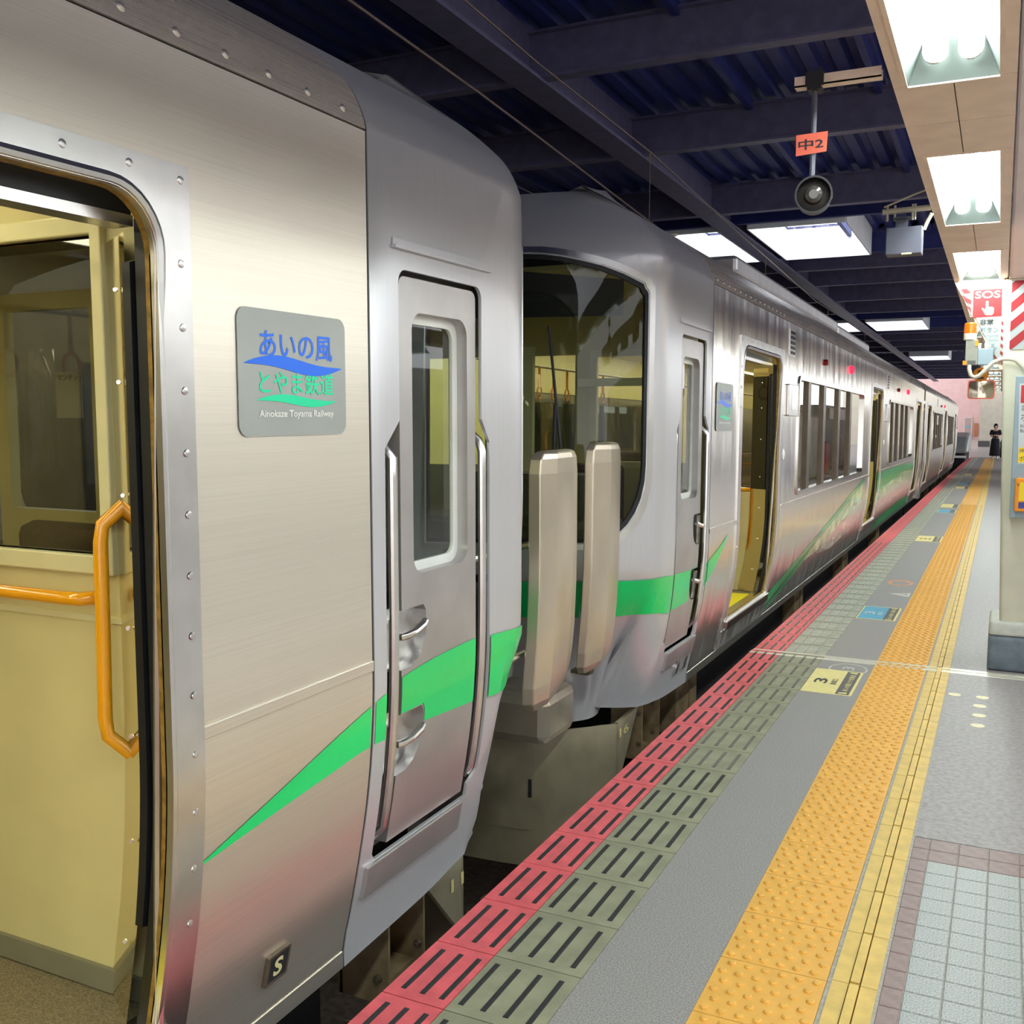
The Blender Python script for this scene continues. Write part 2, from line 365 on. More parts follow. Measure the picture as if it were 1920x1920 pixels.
def tactile_mesh():
    g = [box(YL0 + 0.001, YL1 - 0.001, 0.0015, 0.2985, -0.03, 0.001)]
    for r in range(6):
        for c in range(6):
            cx = YL0 + 0.028 + c * 0.0475 + (0.012 if r % 2 else -0.004); cy = 0.026 + r * 0.0495
            g.append(lathe([(0.0125, 0.0), (0.0115, 0.0042), (0.0072, 0.0064)], (cx, cy, 0.001), n=8))
    return join(*g)
def guide_mesh():
    c = (GD0 + GD1) / 2
    return join(box(GD0, c - 0.016, 0.0015, 0.2985, -0.03, 0.001), box(c + 0.016, GD1, 0.0015, 0.2985, -0.03, 0.001), box(c - 0.0125, c + 0.0125, 0.006, 0.294, -0.03, 0.006))
def pad_block_mesh(x0, x1):
    g = [box(x0 + 0.001, x1 - 0.001, 0.001, 0.299, -0.04, -0.004)]; n = 4; w = (x1 - x0) / n
    for k in range(n): g.append(box(x0 + k * w + 0.006, x0 + (k + 1) * w - 0.004, 0.02, 0.285, -0.004, 0.0))
    return join(*g)
def strip_mesh():
    return join(box(-0.008, 0.008, -0.112, 0.112, -0.01, 0.0008), *[box(x - 0.0016, x + 0.0016, -0.111, 0.111, 0.0008, 0.0024) for x in (-0.005, 0, 0.005)])

def lay(proto, parent, y):
    if proto.get('used') is None:
        proto['used'] = 1; proto.location = (0, y, 0); return proto
    return copy_part(proto, parent, (0, y, 0))

floor = thing('floor', 'grey asphalt station platform with tactile paving nearest the camera', None, (0, 0, 0), kind='structure')
part('platform_slab', box(RED0 + 0.01, 7.5, -8, 6.70, -1.15, -0.035), CONC, floor)
part('asphalt_lane', box(GRY1, YL0, -8, 6.62, -0.04, 0.0), ASPH, floor)
part('mortar_joint', join(box(YL1, GD0, -8, 6.62, -0.04, -0.002), box(GD1, TL0, -8, 6.62, -0.04, -0.001)), GROUT, floor)
part('worn_asphalt', box(TL0, 7.5, 3.962, 6.62, -0.04, 0.0), ASPHW, floor)
part('tile_bed', box(TL0, 7.5, -8, 3.962, -0.04, -0.0035), GROUT, floor)
red = part('edge_block', edge_block_mesh(RED0, RED1, 0.3), REDB, floor, label='red painted platform edge block')
gry = part('edge_block', edge_block_mesh(RED1, GRY1, 0.3), GREYBK, floor, label='olive grey slotted edge block')
tac = part('tactile_tile', tactile_mesh(), YEL, floor, label='yellow tactile tile with raised dots')
gui = part('guide_tile', guide_mesh(), YELG, floor, label='yellow guide tile with one raised bar')
sm = data('rubber_strip', strip_mesh(), STRIP); sml = data('rubber_strip', strip_mesh(), STRIPL)
for k in range(-4, 15):
    y = 2.219 + 0.3 * k
    a = lay(red, floor, y); b = lay(gry, floor, y)
    if y > 1.5:
        for p, xs in ((a, [RED0 + 0.045, RED0 + 0.105, RED0 + 0.165]), (b, [RED1 + 0.03, RED1 + 0.097, RED1 + 0.164, RED1 + 0.231])):
            for x in xs:
                s = bpy.data.objects.new('rubber_strip', sml if (p is b and y > 4.2) else sm); COL.objects.link(s); s.parent = p; s.location = (x, 0.15, 0)
for k in range(-4, 14):
    lay(tac, floor, 2.505 + 0.3 * k)
    lay(gui, floor, 2.52 + 0.3 * k)
part('edge_filler', box(RED0, GRY1, -8, 1.019, -0.04, 0.0), REDB, floor)
part('tactile_filler', box(YL0, GD1, -8, 1.3, -0.04, 0.0), YEL, floor)
pt = part('paving_tile', box(0, 0.0945, 0, 0.096, -0.02, 0.0), PURP, floor, bevel=0.002, bseg=1)
ptn = part('paving_tile', box(0, 0.054, 0, 0.096, -0.02, 0.0), PURP, floor, bevel=0.002, bseg=1)
ptg = part('paving_tile', box(0, 0.0945, 0, 0.096, -0.02, 0.0), GTILE, floor, bevel=0.002, bseg=1)
used = set()
def lay2(pr, x, y):
    if pr.name not in used:
        used.add(pr.name); pr.location = (x, y, 0); return
    copy_part(pr, floor, (x, y, 0))
for r in range(19):
    y = 3.9595 - 0.1005 * (r + 1)
    lay2(ptn, TL0, y)
    for c in range(13): lay2(pt if r < 2 else ptg, -0.19 + c * 0.0978, y)

joint = thing('trim_1', 'aluminium movement joint strip across the platform', None, (-1.0, 6.69, 0), kind='structure')
part('joint_rail', box(RED0, 4, 6.622, 6.668, -0.05, 0.002), ALU, joint, bevel=0.003)
part('joint_rail', box(RED0, 4, 6.722, 6.768, -0.05, -0.004), ALU, joint, bevel=0.003)
part('joint_gap', box(RED0, 4, 6.668, 6.722, -0.05, -0.006), PLINTHT, joint)

floor2 = thing('floor', 'grey platform sloping away past the movement joint', None, (0, 0, 0), seg2=True, kind='structure')
part('platform_slab', box(RED0 + 0.01, 9, 6.75, 60, -1.15, -0.035), CONC, floor2)
part('asphalt_lane', box(GRY1, YL0, 6.77, 58, -0.04, 0.0), ASPH, floor2)
part('mortar_joint', join(box(YL1, GD0, 6.77, 58, -0.04, -0.002), box(GD1, TL0, 6.77, 58, -0.04, -0.001)), GROUT, floor2)
part('worn_asphalt', box(TL0, 9, 6.77, 60, -0.04, 0.0), ASPHW, floor2)
red2 = part('edge_block', edge_block_mesh(RED0, RED1, 0.3), REDB, floor2, label='red painted platform edge block')
pad2 = part('edge_block', pad_block_mesh(RED1, GRY1), GREYBL, floor2, label='pale grey ribbed edge block')
tac2 = part('tactile_tile', tactile_mesh(), YEL, floor2, label='yellow tactile tile with raised dots')
gui2 = part('guide_tile', guide_mesh(), YELG, floor2, label='yellow guide tile with one raised bar')
for k in range(50):
    y = 6.78 + 0.3 * k
    a = lay(red2, floor2, y); lay(pad2, floor2, y); lay(tac2, floor2, y); lay(gui2, floor2, y)
    if k < 24:
        for x in (RED0 + 0.045, RED0 + 0.105, RED0 + 0.165):
            s = bpy.data.objects.new('rubber_strip', sml); COL.objects.link(s); s.parent = a; s.location = (x, 0.15, 0)
yf = 6.78 + 15.0
part('red_edge_run', box(RED0, RED1, yf, 58, -0.04, 0), REDB, floor2)
part('grey_edge_run', join(*[box(RED1 + i * 0.069 + 0.004, RED1 + (i + 1) * 0.069 - 0.004, yf, 58, -0.04, 0) for i in range(4)]), GREYBL, floor2)
part('tactile_run', join(*[box(YL0 + i * 0.05 + 0.004, YL0 + (i + 1) * 0.05 - 0.004, yf, 57, -0.04, 0.003) for i in range(6)], box(YL0, YL1, yf, 57, -0.04, 0)), YEL, floor2)
part('guide_run', join(box(GD0, GD1, yf, 57, -0.04, 0), box(-0.328, -0.304, yf, 57, 0, 0.006)), YELG, floor2)
part('far_ramp', ([(-9, 60, -0.04), (9, 60, -0.04), (9, 76, 0.84), (-9, 76, 0.84)], [(0, 1, 2, 3)]), ASPHW, floor2)
# track bed
part('track_bed', box(-14, RED0, -12, 6.9, -1.5, -1.25), BALLAST, floor)
part('track_bed', box(-14, RED0, 6.9, 60, -1.5, -1.25), BALLAST, floor2)
st = []
for i in range(420):
    x = random.uniform(-2.6, -1.5); y = random.uniform(1.2, 7.5); r = random.uniform(0.02, 0.05); z = -1.25 + r * 0.5
    v, f = box(-r, r, -r, r, -r * 0.7, r * 0.7); R = Matrix.Rotation(random.uniform(0, 6), 3, Vector((random.random(), random.random(), 1)).normalized())
    st.append(([tuple(R @ Vector(p) + Vector((x, y, z))) for p in v], f))
part('ballast_stones', join(*st), RUST, floor, stuff=True)
for o in (red, gry, tac, gui, red2, pad2, tac2, gui2):
    if 'used' in o: del o['used']

# ================================================================== CEILING AND CANOPY
ceil = thing('ceiling', 'navy painted ribbed steel canopy roof with beams', None, (0, 0, 4.3), seg2=True, kind='structure')
CY0, CY1, CX0, CX1 = -9.0, 66.0, -9.0, 4.5  # canopy carried on past the platform end to shade the far walls
sky_open = [(-3.4, -2.07, 14.7, 17.6), (-4.75, -3.85, 14.7, 17.6), (-3.4, -2.0, 28.7, 31.4), (-4.6, -3.85, 28.7, 31.4), (-3.4, -2.0, 43.0, 45.5)]
# ribbed deck in strips so that the skylights stay open
def deck(x0, x1, y0, y1):
    V, F = [], []; x = x0; row = []
    while x < x1 - 1e-6:
        for dx, z in ((0, 4.72), (0.11, 4.72), (0.14, 4.78), (0.21, 4.78), (0.25, 4.72)):
            if x + dx <= x1 + 1e-6: row.append((x + dx, z))
        x += 0.25
    row = [r for i, r in enumerate(row) if i == 0 or r != row[i - 1]]
    for X_, z in row: V += [(X_, y0, z), (X_, y1, z)]
    for i in range(len(row) - 1): F.append((2 * i, 2 * i + 2, 2 * i + 3, 2 * i + 1))
    return V, F
bays = [(CY0, 14.7, None), (14.7, 17.6, 0), (17.6, 28.7, None), (28.7, 31.4, 2), (31.4, 43.0, None), (43.0, 45.5, 4), (45.5, CY1, None)]
for y0, y1, k in bays:
    if k is None: spans = [(CX0, CX1)]
    elif k == 4: spans = [(CX0, -3.4), (-2.0, CX1)]
    else: a, b = sky_open[k + 1], sky_open[k]; spans = [(CX0, a[0]), (a[1], b[0]), (b[1], CX1)]
    for a, b in spans: part('roof_deck', deck(a, b, y0, y1), NAVY, ceil)
def ibeam_x(y, x0, x1, zb=4.3, h=0.36, w=0.13):
    return join(box(x0, x1, y - w / 2, y + w / 2, zb, zb + 0.02), box(x0, x1, y - 0.008, y + 0.008, zb + 0.02, zb + h), box(x0, x1, y - w / 2, y + w / 2, zb + h, zb + h + 0.02))
for y in (-5.6, -2.9, -0.2, 2.5, 5.1, 7.75, 10.3, 13.55, 19.0, 21.1, 23.8, 26.4, 32.4, 35, 37.6, 40.2, 46.5, 49.3, 52, 54.7, 57.4, 60.1, 62.8):
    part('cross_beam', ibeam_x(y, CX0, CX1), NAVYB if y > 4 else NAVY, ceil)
for y in (14.6, 17.75, 28.55, 31.55): part('cross_beam', ibeam_x(y, CX0, CX1, 4.36, 0.3, 0.08), NAVY, ceil)
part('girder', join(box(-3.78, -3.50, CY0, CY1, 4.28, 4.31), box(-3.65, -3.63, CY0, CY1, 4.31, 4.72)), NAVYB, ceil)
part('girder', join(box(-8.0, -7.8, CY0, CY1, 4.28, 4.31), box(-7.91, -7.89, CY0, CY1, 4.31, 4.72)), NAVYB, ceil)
for x in (-5.6, -2.4, -1.2): part('purlin', box(x - 0.03, x + 0.03, CY0, CY1, 4.62, 4.72), NAVY, ceil)
for i, (x0, x1, y0, y1) in enumerate(sky_open):
    w = part('skylight_well', join(box(x0 - 0.02, x0, y0, y1, 4.3, 5.2), box(x1, x1 + 0.02, y0, y1, 4.3, 5.2), box(x0, x1, y0 - 0.02, y0, 4.3, 5.2), box(x0, x1, y1, y1 + 0.02, 4.3, 5.2)), WELL, ceil)
    part('skylight_pane', box(x0, x1, y0, y1, 5.18, 5.2), SKYP, w)

soff = thing('trim_2', 'beige boxed light soffit running above the platform', None, (-0.18, 3, 2.415), seg2=True, kind='structure')
SX0, SX1, SZ = -0.335, -0.033, 2.415
FX = [1.685 + 2.078 * k for k in range(-4, 13)]        # start of every fixture
FL = 1.29
prev = FX[0] - 0.79
part('soffit_side', box(SX0, SX0 + 0.006, prev, FX[-1] + 2, SZ + 0.002, SZ + 0.30), BEIGE, soff)
part('soffit_side', box(SX1 - 0.006, SX1, prev, FX[-1] + 2, SZ + 0.002, SZ + 0.30), BEIGE, soff)
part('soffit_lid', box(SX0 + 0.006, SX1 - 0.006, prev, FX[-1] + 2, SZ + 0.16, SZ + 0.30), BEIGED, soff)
XM = -0.185
fl0 = (-0.298, -0.074)
for y in FX:
    gap = [prev, prev + (y - prev) * 0.5, y]
    for a, b in zip(gap[:-1], gap[1:]):
        part('soffit_panel', box(SX0, XM - 0.0015, a + 0.0015, b - 0.0015, SZ, SZ + 0.008), BEIGE, soff)
        part('soffit_panel', box(XM + 0.0015, SX1, a + 0.0015, b - 0.0015, SZ, SZ + 0.008), BEIGE, soff)
    part('soffit_edge', box(SX0, fl0[0] - 0.012, y, y + FL, SZ, SZ + 0.008), BEIGE, soff)
    part('soffit_edge', box(fl0[1] + 0.012, SX1, y, y + FL, SZ, SZ + 0.008), BEIGE, soff)
    prev = y + FL
which = {4: 'nearest bright twin tube light in the beige soffit, cut by the photo top', 5: 'middle of the three bright twin tube soffit lights', 6: 'farthest of the three twin tube lights, right above the emergency sign'}
fix = None
def make_fixture():
    t = thing('ceiling_light', 'x', 'light', (0, 0, SZ), seg2=True)
    x0, x1 = fl0; zt = SZ + 0.125; i0, i1 = x0 + 0.055, x1 - 0.055
    tray = ([(x0, 0, SZ), (x1, 0, SZ), (x1, FL, SZ), (x0, FL, SZ), (i0, 0.06, zt), (i1, 0.06, zt), (i1, FL - 0.06, zt), (i0, FL - 0.06, zt)],
            [(0, 4, 5, 1), (1, 5, 6, 2), (2, 6, 7, 3), (3, 7, 4, 0), (4, 7, 6, 5)])
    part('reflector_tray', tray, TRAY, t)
    part('trim_frame', sheet([(x0 - 0.012, -0.01), (x1 + 0.012, -0.01), (x1 + 0.012, FL + 0.01), (x0 - 0.012, FL + 0.01)], [[(x0, 0), (x1, 0), (x1, FL), (x0, FL)]], flat('z', SZ - 0.004), 0, -0.006), BEIGE, t)
    for cx in (-0.229, -0.143):
        tb = part('fluorescent_tube', tube([(cx, 0.075, SZ + 0.062), (cx, FL - 0.075, SZ + 0.062)], 0.0165, 14), TUBE, t, smooth=True)
        for y, s in ((0.06, 1), (FL - 0.06, -1)):
            lo = [(cx - 0.031, SZ + 0.1)] + arc(cx, SZ + 0.062, 0.031, 180, 360, 10) + [(cx + 0.031, SZ + 0.1)]
            li = [(cx - 0.021, SZ + 0.1)] + arc(cx, SZ + 0.062, 0.021, 180, 360, 10) + [(cx + 0.021, SZ + 0.1)]
            part('lamp_holder', sheet(lo + li[::-1], (), flat('y', y), 0.008, 0.016), WHITEP, t)
    return t
proto_fix = make_fixture()
def copy_thing(src, loc, seg2=True):
    r = src.copy(); COL.objects.link(r); place(r, Vector(loc), seg2); BASE[r.name] = Vector(loc)
    for ch in [c for c in bpy.data.objects if c.parent == src]:
        c = ch.copy(); COL.objects.link(c); c.parent = r
        for g in [q for q in bpy.data.objects if q.parent == ch]:
            d = g.copy(); COL.objects.link(d); d.parent = c
    return r
for i, y in enumerate(FX):
    t = proto_fix if i == 0 else copy_thing(proto_fix, (0, y, SZ))
    if i == 0: place(t, Vector((0, y, SZ)), True)
    t['group'] = 'twin tube lights in the platform soffit'
    t['label'] = which.get(i, 'twin tube soffit light out of the photo behind the camera' if i < 4 else 'twin tube soffit light beyond the emergency button sign')

part('roof_light_block', sheet([(CX0, CY0), (CX1, CY0), (CX1, CY1), (CX0, CY1)], [[(a, c), (b, c), (b, d), (a, d)] for a, b, c, d in sky_open], flat('z', 4.84), 0, 0.04), NAVY, ceil)  # unseen slab added over the deck to block daylight leaks

soff2 = thing('trim_3', 'added unseen beige soffit holding the extra lights over the other platform side', None, (3.5, 3, 2.415), seg2=True, kind='structure')  # unseen soffit and lights, added to brighten the steel, wall and floor
part('soffit_box', box(SX0 + 3.7, SX1 + 3.7, FX[1] - 0.5, FX[10] + 1.8, SZ + 0.13, SZ + 0.30), BEIGE, soff2)
for i in range(1, 11):
    t = copy_thing(proto_fix, (3.7, FX[i], SZ)); t['group'] = 'added unseen twin tube lights over the other platform side'; t['label'] = 'added unseen twin tube light brightening the train side and platform'

# ================================================================== TRAIN
def pchip(xs, ys):
    xs = np.array(xs, float); ys = np.array(ys, float); h = np.diff(xs); d = np.diff(ys) / h; m = np.zeros(len(xs)); m[0], m[-1] = d[0], d[-1]
    for i in range(1, len(xs) - 1):
        if d[i - 1] * d[i] > 0:
            w1 = 2 * h[i] + h[i - 1]; w2 = h[i] + 2 * h[i - 1]; m[i] = (w1 + w2) / (w1 / d[i - 1] + w2 / d[i])
    def f(x):
        x = min(max(x, xs[0]), xs[-1]); i = min(max(int(np.searchsorted(xs, x)) - 1, 0), len(xs) - 2)
        t = (x - xs[i]) / h[i]; t2, t3 = t * t, t * t * t
        return float((2 * t3 - 3 * t2 + 1) * ys[i] + (t3 - 2 * t2 + t) * h[i] * m[i] + (3 * t2 - 2 * t3) * ys[i + 1] + (t3 - t2) * h[i] * m[i + 1])
    return f
SIDE = -1.612; XC = -3.07
ins_side = pchip([-0.10, 0.08, 0.283, 0.452, 0.615, 0.775, 1.0, 2.20, 2.351, 2.417, 2.479, 2.554, 2.624, 2.693, 2.777],
                 [0.149, 0.101, 0.059, 0.030, 0.012, 0.003, 0, 0, 0.003, 0.023, 0.058, 0.135, 0.224, 0.336, 0.49])
PL = [(-1.612, 3.34), (-1.625, 3.41), (-1.67, 3.49), (-1.76, 3.57), (-1.92, 3.65), (-2.15, 3.715), (-2.45, 3.76), (-3.07, 3.79)]
_s = [3.34]
for a, b in zip(PL[:-1], PL[1:]): _s.append(_s[-1] + math.dist(a, b))
SEND = _s[-1]
px_ = pchip(_s, [p[0] for p in PL]); py_ = pchip(_s, [p[1] for p in PL])
def plan(s):
    if s <= 3.34: return (SIDE, s), (1.0, 0.0)
    e = 0.004; a = (px_(s - e), py_(s - e)); b = (px_(s + e), py_(s + e)); tx, ty = b[0] - a[0], b[1] - a[1]; l = math.hypot(tx, ty)
    k = min(1.0, (s - 3.34) / 0.05); n = (ty / l, -tx / l); nx = n[0] * k + (1 - k); ny = n[1] * k; l = math.hypot(nx, ny)
    return (px_(s), py_(s)), (nx / l, ny / l)
def smooth01(t): t = min(1, max(0, t)); return t * t * (3 - 2 * t)
def inset(s, z):
    zc = max(z, -0.02); i = ins_side(zc); w = smooth01((s - 3.2) / 0.3)
    if z < 0.75: i += w * (1 - 0.62 * smooth01((s - 3.48) / 0.3)) * 0.62 * (0.75 - zc) ** 1.3
    return i
ZC = [-0.04 + 0.06 * i for i in range(15)]; ZR = [2.36 + 0.025 * i for i in range(17)]
SC = [3.35, 3.375, 3.40, 3.43, 3.46, 3.5, 3.54, 3.58, 3.64, 3.7, 3.78, 3.88, 4.0, 4.15, 4.35, 4.6]
DOORS = [(0.30, 1.62), (-7.35, -6.0), (-15.3, -14.0)]
WINS = [(-5.05, -0.50), (-13.05, -8.45)]
MULL = [-1.04, -1.92, -2.93, -3.85]

def build_car(label, off, sgn, seg2, steel, stripe, hood, front=True, num=None):
    car = thing('train_car', label, 'train car', (XC, off + sgn * -6.5, -1.25), seg2=seg2)
    Y = lambda y: off + sgn * y
    def M(s, z, d):
        (x, y), (nx, ny) = plan(s); i = inset(s, z); return (x + nx * (d - i), Y(y + ny * (d - i)), z)
    P = lambda name, geo, m, parent=car, **k: part(name, geo, m, parent, **k)
    def bx(x0, x1, y0, y1, z0, z1):
        a, b = sorted((Y(y0), Y(y1))); return box(x0, x1, a, b, z0, z1)
    YE = -16.2
    # ---- stainless body
    holes = [[(a - 0.03, 0.165), (b + 0.03, 0.165), (b + 0.03, 2.075), (a - 0.03, 2.075)] for a, b in DOORS] + [rrect(a, b, 0.935, 1.915, 0.05) for a, b in WINS]
    P('body_side', sheet([(YE, -0.09), (2.394, -0.09), (2.394, 2.349), (YE, 2.349)], holes, M, 0, 0.012, vcuts=ZC), steel, smooth=True)
    P('cantrail', sheet([(YE, 2.3545), (2.394, 2.3545), (2.394, 2.777), (YE, 2.777)], (), M, 0.002, 0.01, vcuts=ZR), STEELC, smooth=True)
    P('roof', ([(x, Y(y), z) for y in (YE, 2.42) for x, z in ((-2.09, 2.772), (-2.4, 2.87), (-3.07, 2.93), (-3.74, 2.87), (-4.05, 2.772), (-4.5, 2.4))],
               [(i, i + 1, i + 7, i + 6) for i in range(5)]), CABD, smooth=True)
    P('far_wall', bx(-4.53, -4.5, YE, 3.2, -0.1, 2.42), CREAM)
    P('end_wall', bx(-4.5, -1.65, YE - 0.02, YE, -0.1, 2.4), steel)
    P('seam', sheet([(2.388, -0.09), (2.412, -0.09), (2.412, 2.77), (2.388, 2.77)], (), M, -0.004, 0.01, vcuts=ZC + ZR), BLACK)
    P('seam', sheet([(YE, 2.346), (2.39, 2.346), (2.39, 2.357), (YE, 2.357)], (), M, -0.006, 0.006), BLACK)
    P('lower_lip', sheet([(YE, -0.085), (2.394, -0.085), (2.394, -0.035), (YE, -0.035)], (), M, 0.004, 0.006), steel)
    for a, b in ((1.706, 2.394), (-0.5, 0.2), (-5.9, -0.5), (-13.9, -7.5)):
        P('belt_strip', sheet([(a, 0.843), (b, 0.843), (b, 0.874), (a, 0.874)], (), M, 0.006, 0.006), steel, bevel=0.002, bseg=1)
    # rivets above the seam and round the near door
    P('rivets', join(*[lathe([(0.013, 0), (0.011, 0.003), (0.006, 0.0055)], M(y, 2.385, 0.0), (1, 0, 0), 8) for y in np.arange(0.2, 2.39, 0.15)]), steel, smooth=True, stuff=True)
    for a, b in DOORS:
        ir = rrect(a, b, 0.165, 2.045, [0.02, 0.02, 0.13, 0.13], 8)
        fr = P('door_frame', sheet([(a - 0.085, -0.03), (b + 0.085, -0.03), (b + 0.085, 2.107), (a - 0.085, 2.107)], [ir], M, 0.008, 0.016, vcuts=ZC), STEELF, smooth=True)
        inner = rrect(a + 0.012, b - 0.012, 0.17, 2.033, [0.02, 0.02, 0.12, 0.12], 8)
        P('door_reveal', sheet(rrect(a - 0.005, b + 0.005, 0.16, 2.05, [0.02, 0.02, 0.132, 0.132], 8), [inner], M, 0.006, 0.022, vcuts=ZC), STEELF, smooth=True)
        P('door_rim', tube([M(u_, v_, 0.001) for u_, v_ in ir + ir[:1]], 0.013, 8, False), STEELF, fr, smooth=True)
        P('weather_seal', sheet(rrect(a + 0.0, b - 0.0, 0.16, 2.045, [0.02, 0.02, 0.13, 0.13], 8), [rrect(a + 0.012, b - 0.012, 0.175, 2.03, [0.02, 0.02, 0.118, 0.118], 8)], M, -0.012, 0.016, vcuts=ZC), SEAL, smooth=True)
        P('door_header', sheet([(a, 1.985), (b, 1.985), (b, 2.06), (a, 2.06)], (), M, -0.075, 0.05), BLACK)
        P('door_track', sheet([(a, 1.975), (b, 1.975), (b, 1.998), (a, 1.998)], (), M, -0.07, 0.06), STEELF)
        for e, sg in ((a, 1), (b, -1)):
            o1 = [(e - 0.05 * sg, 0.17), (e + 0.006 * sg, 0.17), (e + 0.006 * sg, 1.99), (e - 0.05 * sg, 1.99)]
            o2 = [(e - 0.05 * sg, 0.40), (e + 0.012 * sg, 0.42), (e + 0.012 * sg, 1.90), (e - 0.05 * sg, 1.92)]
            P('door_leaf_edge', sheet(o1, (), M, -0.032, 0.03, vcuts=ZC), BLACK)
            P('door_leaf_edge', sheet(o2, (), M, -0.072, 0.022, vcuts=ZC), BLACK)
            zz = [0.165 + i * 0.06 for i in range(31)]; V = []; F = []
            for z in zz:
                V += [M(e + 0.004 * sg, z, -0.095), M(e - 0.078 * sg, z, -0.235)]
            F = [(2 * i, 2 * i + 1, 2 * i + 3, 2 * i + 2) for i in range(len(zz) - 1)]
            jb = P('door_jamb', (V, F), MIRROR, smooth=True)
            if sg > 0: P('dark_pane', sheet([(0.06, 1.0), (1.0, 1.0), (1.0, 1.9), (0.06, 1.9)], (), lambda q, z, d: M(e + 0.006 * sg - 0.076 * q * sg + d * sg, z, -0.095 - 0.137 * q), 0.004, 0.003), DGLOSS, jb)
            P('screws', join(*[lathe([(0.006, 0), (0.005, 0.003)], Vector(M(e - 0.02 * sg, z, -0.15)), (0.45, -0.85 * sgn * -sg, 0), 8) for z in (0.35, 0.6, 0.85, 1.1, 1.4, 1.65, 1.85)]), SILVER, jb, stuff=True)
        P('door_sill', sheet([(a - 0.03, 0.10), (b + 0.03, 0.10), (b + 0.03, 0.165), (a - 0.03, 0.165)], (), M, 0.03, 0.13), STEELP, bevel=0.004)
        P('sill_plate', sheet([(a - 0.085, -0.02), (b + 0.085, -0.02), (b + 0.085, 0.10), (a - 0.085, 0.10)], (), M, 0.014, 0.012, vcuts=ZC), steel)
        sc = [lathe([(0.009, 0), (0.008, 0.002), (0.004, 0.0028)], M(yy, zz2, 0.008), (1, 0, 0), 10) for yy, zz2 in [(b + 0.06, 2.075), (b - 0.08, 2.082), (b - 0.24, 2.082), (b - 0.4, 2.082), (b - 0.56, 2.082)] + [(b + 0.055, 1.9 - 0.135 * i) for i in range(12)]]
        P('screws', join(*sc), STEELF, fr, smooth=True, stuff=True)
    # ---- saloon windows
    for wi, (a, b) in enumerate(WINS):
        w = P('saloon_window', sheet(rrect(a - 0.03, b + 0.03, 0.91, 1.94, 0.07), [rrect(a + 0.01, b - 0.01, 0.945, 1.905, 0.05)], M, 0.012, 0.05), STEELP, smooth=True)
        xs = [a + 0.01] + [m + (a + 5.05) for m in sorted(MULL)] + [b - 0.01]
        for m in xs[1:-1]: P('mullion', sheet([(m - 0.075, 0.945), (m + 0.075, 0.945), (m + 0.075, 1.905), (m - 0.075, 1.905)], (), M, 0.004, 0.05), BRONZE, w)
        for x0, x1 in zip(xs[:-1], xs[1:]): P('pane', sheet([(x0, 0.945), (x1, 0.945), (x1, 1.905), (x0, 1.905)], (), M, -0.02, 0.0), GLASSW, w)
    # ---- cab mask bent round the nose
    zb = pchip([2.406, 2.9, 3.2, 3.5, 4.0, SEND], [-0.09, -0.07, -0.04, -0.06, -0.14, -0.17])
    bot = [(s, zb(s)) for s in np.linspace(2.406, SEND, 28)]
    L_, R_ = 2.47, 3.13
    hole = [(L_, 0.25), (L_ + 0.02, 0.225), (3.07, 0.225), (3.07, 0.27), (R_, 0.31), (R_, 1.48), (3.07, 1.56)] + arc(3.03, 1.96, 0.04, 0, 90) + arc(2.59, 1.96, 0.04, 90, 180) + [(2.55, 1.56), (L_, 1.48)]
    topw = pchip([3.5, 3.75, 4.1, 4.7], [2.20, 2.30, 2.365, 2.38])
    shield = [(s, topw(s)) for s in np.linspace(4.7, 3.53, 12)] + arc(3.53, 2.16, 0.03, 90, 180, 4)[1:] + [(3.50, 1.7), (3.50, 1.30)] + [(3.50 + 0.28 * (1 - math.cos(math.radians(q))), 1.30 - 0.40 * math.sin(math.radians(q))) for q in (12, 25, 38, 50, 62, 75, 90)] + [(4.7, 0.87)]
    mask = sheet(bot + [(SEND, 2.777), (2.406, 2.777)], [hole, shield], M, 0, 0.012, ucuts=SC + [3.25, 3.3], vcuts=ZC + ZR)
    P('cab_mask', mask, CABM, smooth=True)
    far = sheet(bot + [(SEND, 2.777), (2.406, 2.777)], [shield], M, 0, 0.012, ucuts=SC, vcuts=ZC + ZR)
    P('cab_mask', ([(2 * XC - v[0], v[1], v[2]) for v in far[0]], far[1]), CABM, smooth=True)
    rim = [M(s, 2.775, 0) for s in np.linspace(2.4, SEND, 20)]; rim = rim + [(2 * XC - p[0], p[1], p[2]) for p in rim[::-1]]
    P('cab_roof', (rim + [(XC, Y(2.3), 2.86)], [(i, i + 1, len(rim)) for i in range(len(rim) - 1)]), CABM, smooth=True)
    ws = P('windshield', sheet(shield, (), M, -0.018, 0.0, ucuts=SC), GLASS, smooth=True)
    wsf = sheet(shield, (), M, -0.018, 0.0, ucuts=SC); P('windshield', ([(2 * XC - v[0], v[1], v[2]) for v in wsf[0]], wsf[1]), GLASS, smooth=True)
    sc2 = [((p[0] - 4.2) * 1.055 + 4.2, (p[1] - 1.6) * 1.05 + 1.6) for p in shield]
    sc3 = [((p[0] - 4.2) * 1.008 + 4.2, (p[1] - 1.6) * 1.01 + 1.6) for p in shield]
    sc1 = [((p[0] - 4.2) * 0.975 + 4.2, (p[1] - 1.6) * 0.97 + 1.6) for p in shield]
    P('windshield_frame', sheet(sc2, [sc3], M, 0.006, 0.012, ucuts=SC), STEELF, smooth=True)
    P('windshield_gasket', sheet(sc3, [sc1], M, -0.004, 0.02, ucuts=SC), BLACK)
    P('wiper', join(tube([M(3.98, 1.05, 0.03), M(3.97, 1.6, 0.02)], 0.012, 8), tube([M(3.90, 1.0, 0.03), M(4.01, 2.0, 0.015)], 0.008, 8)), BLACK, ws)
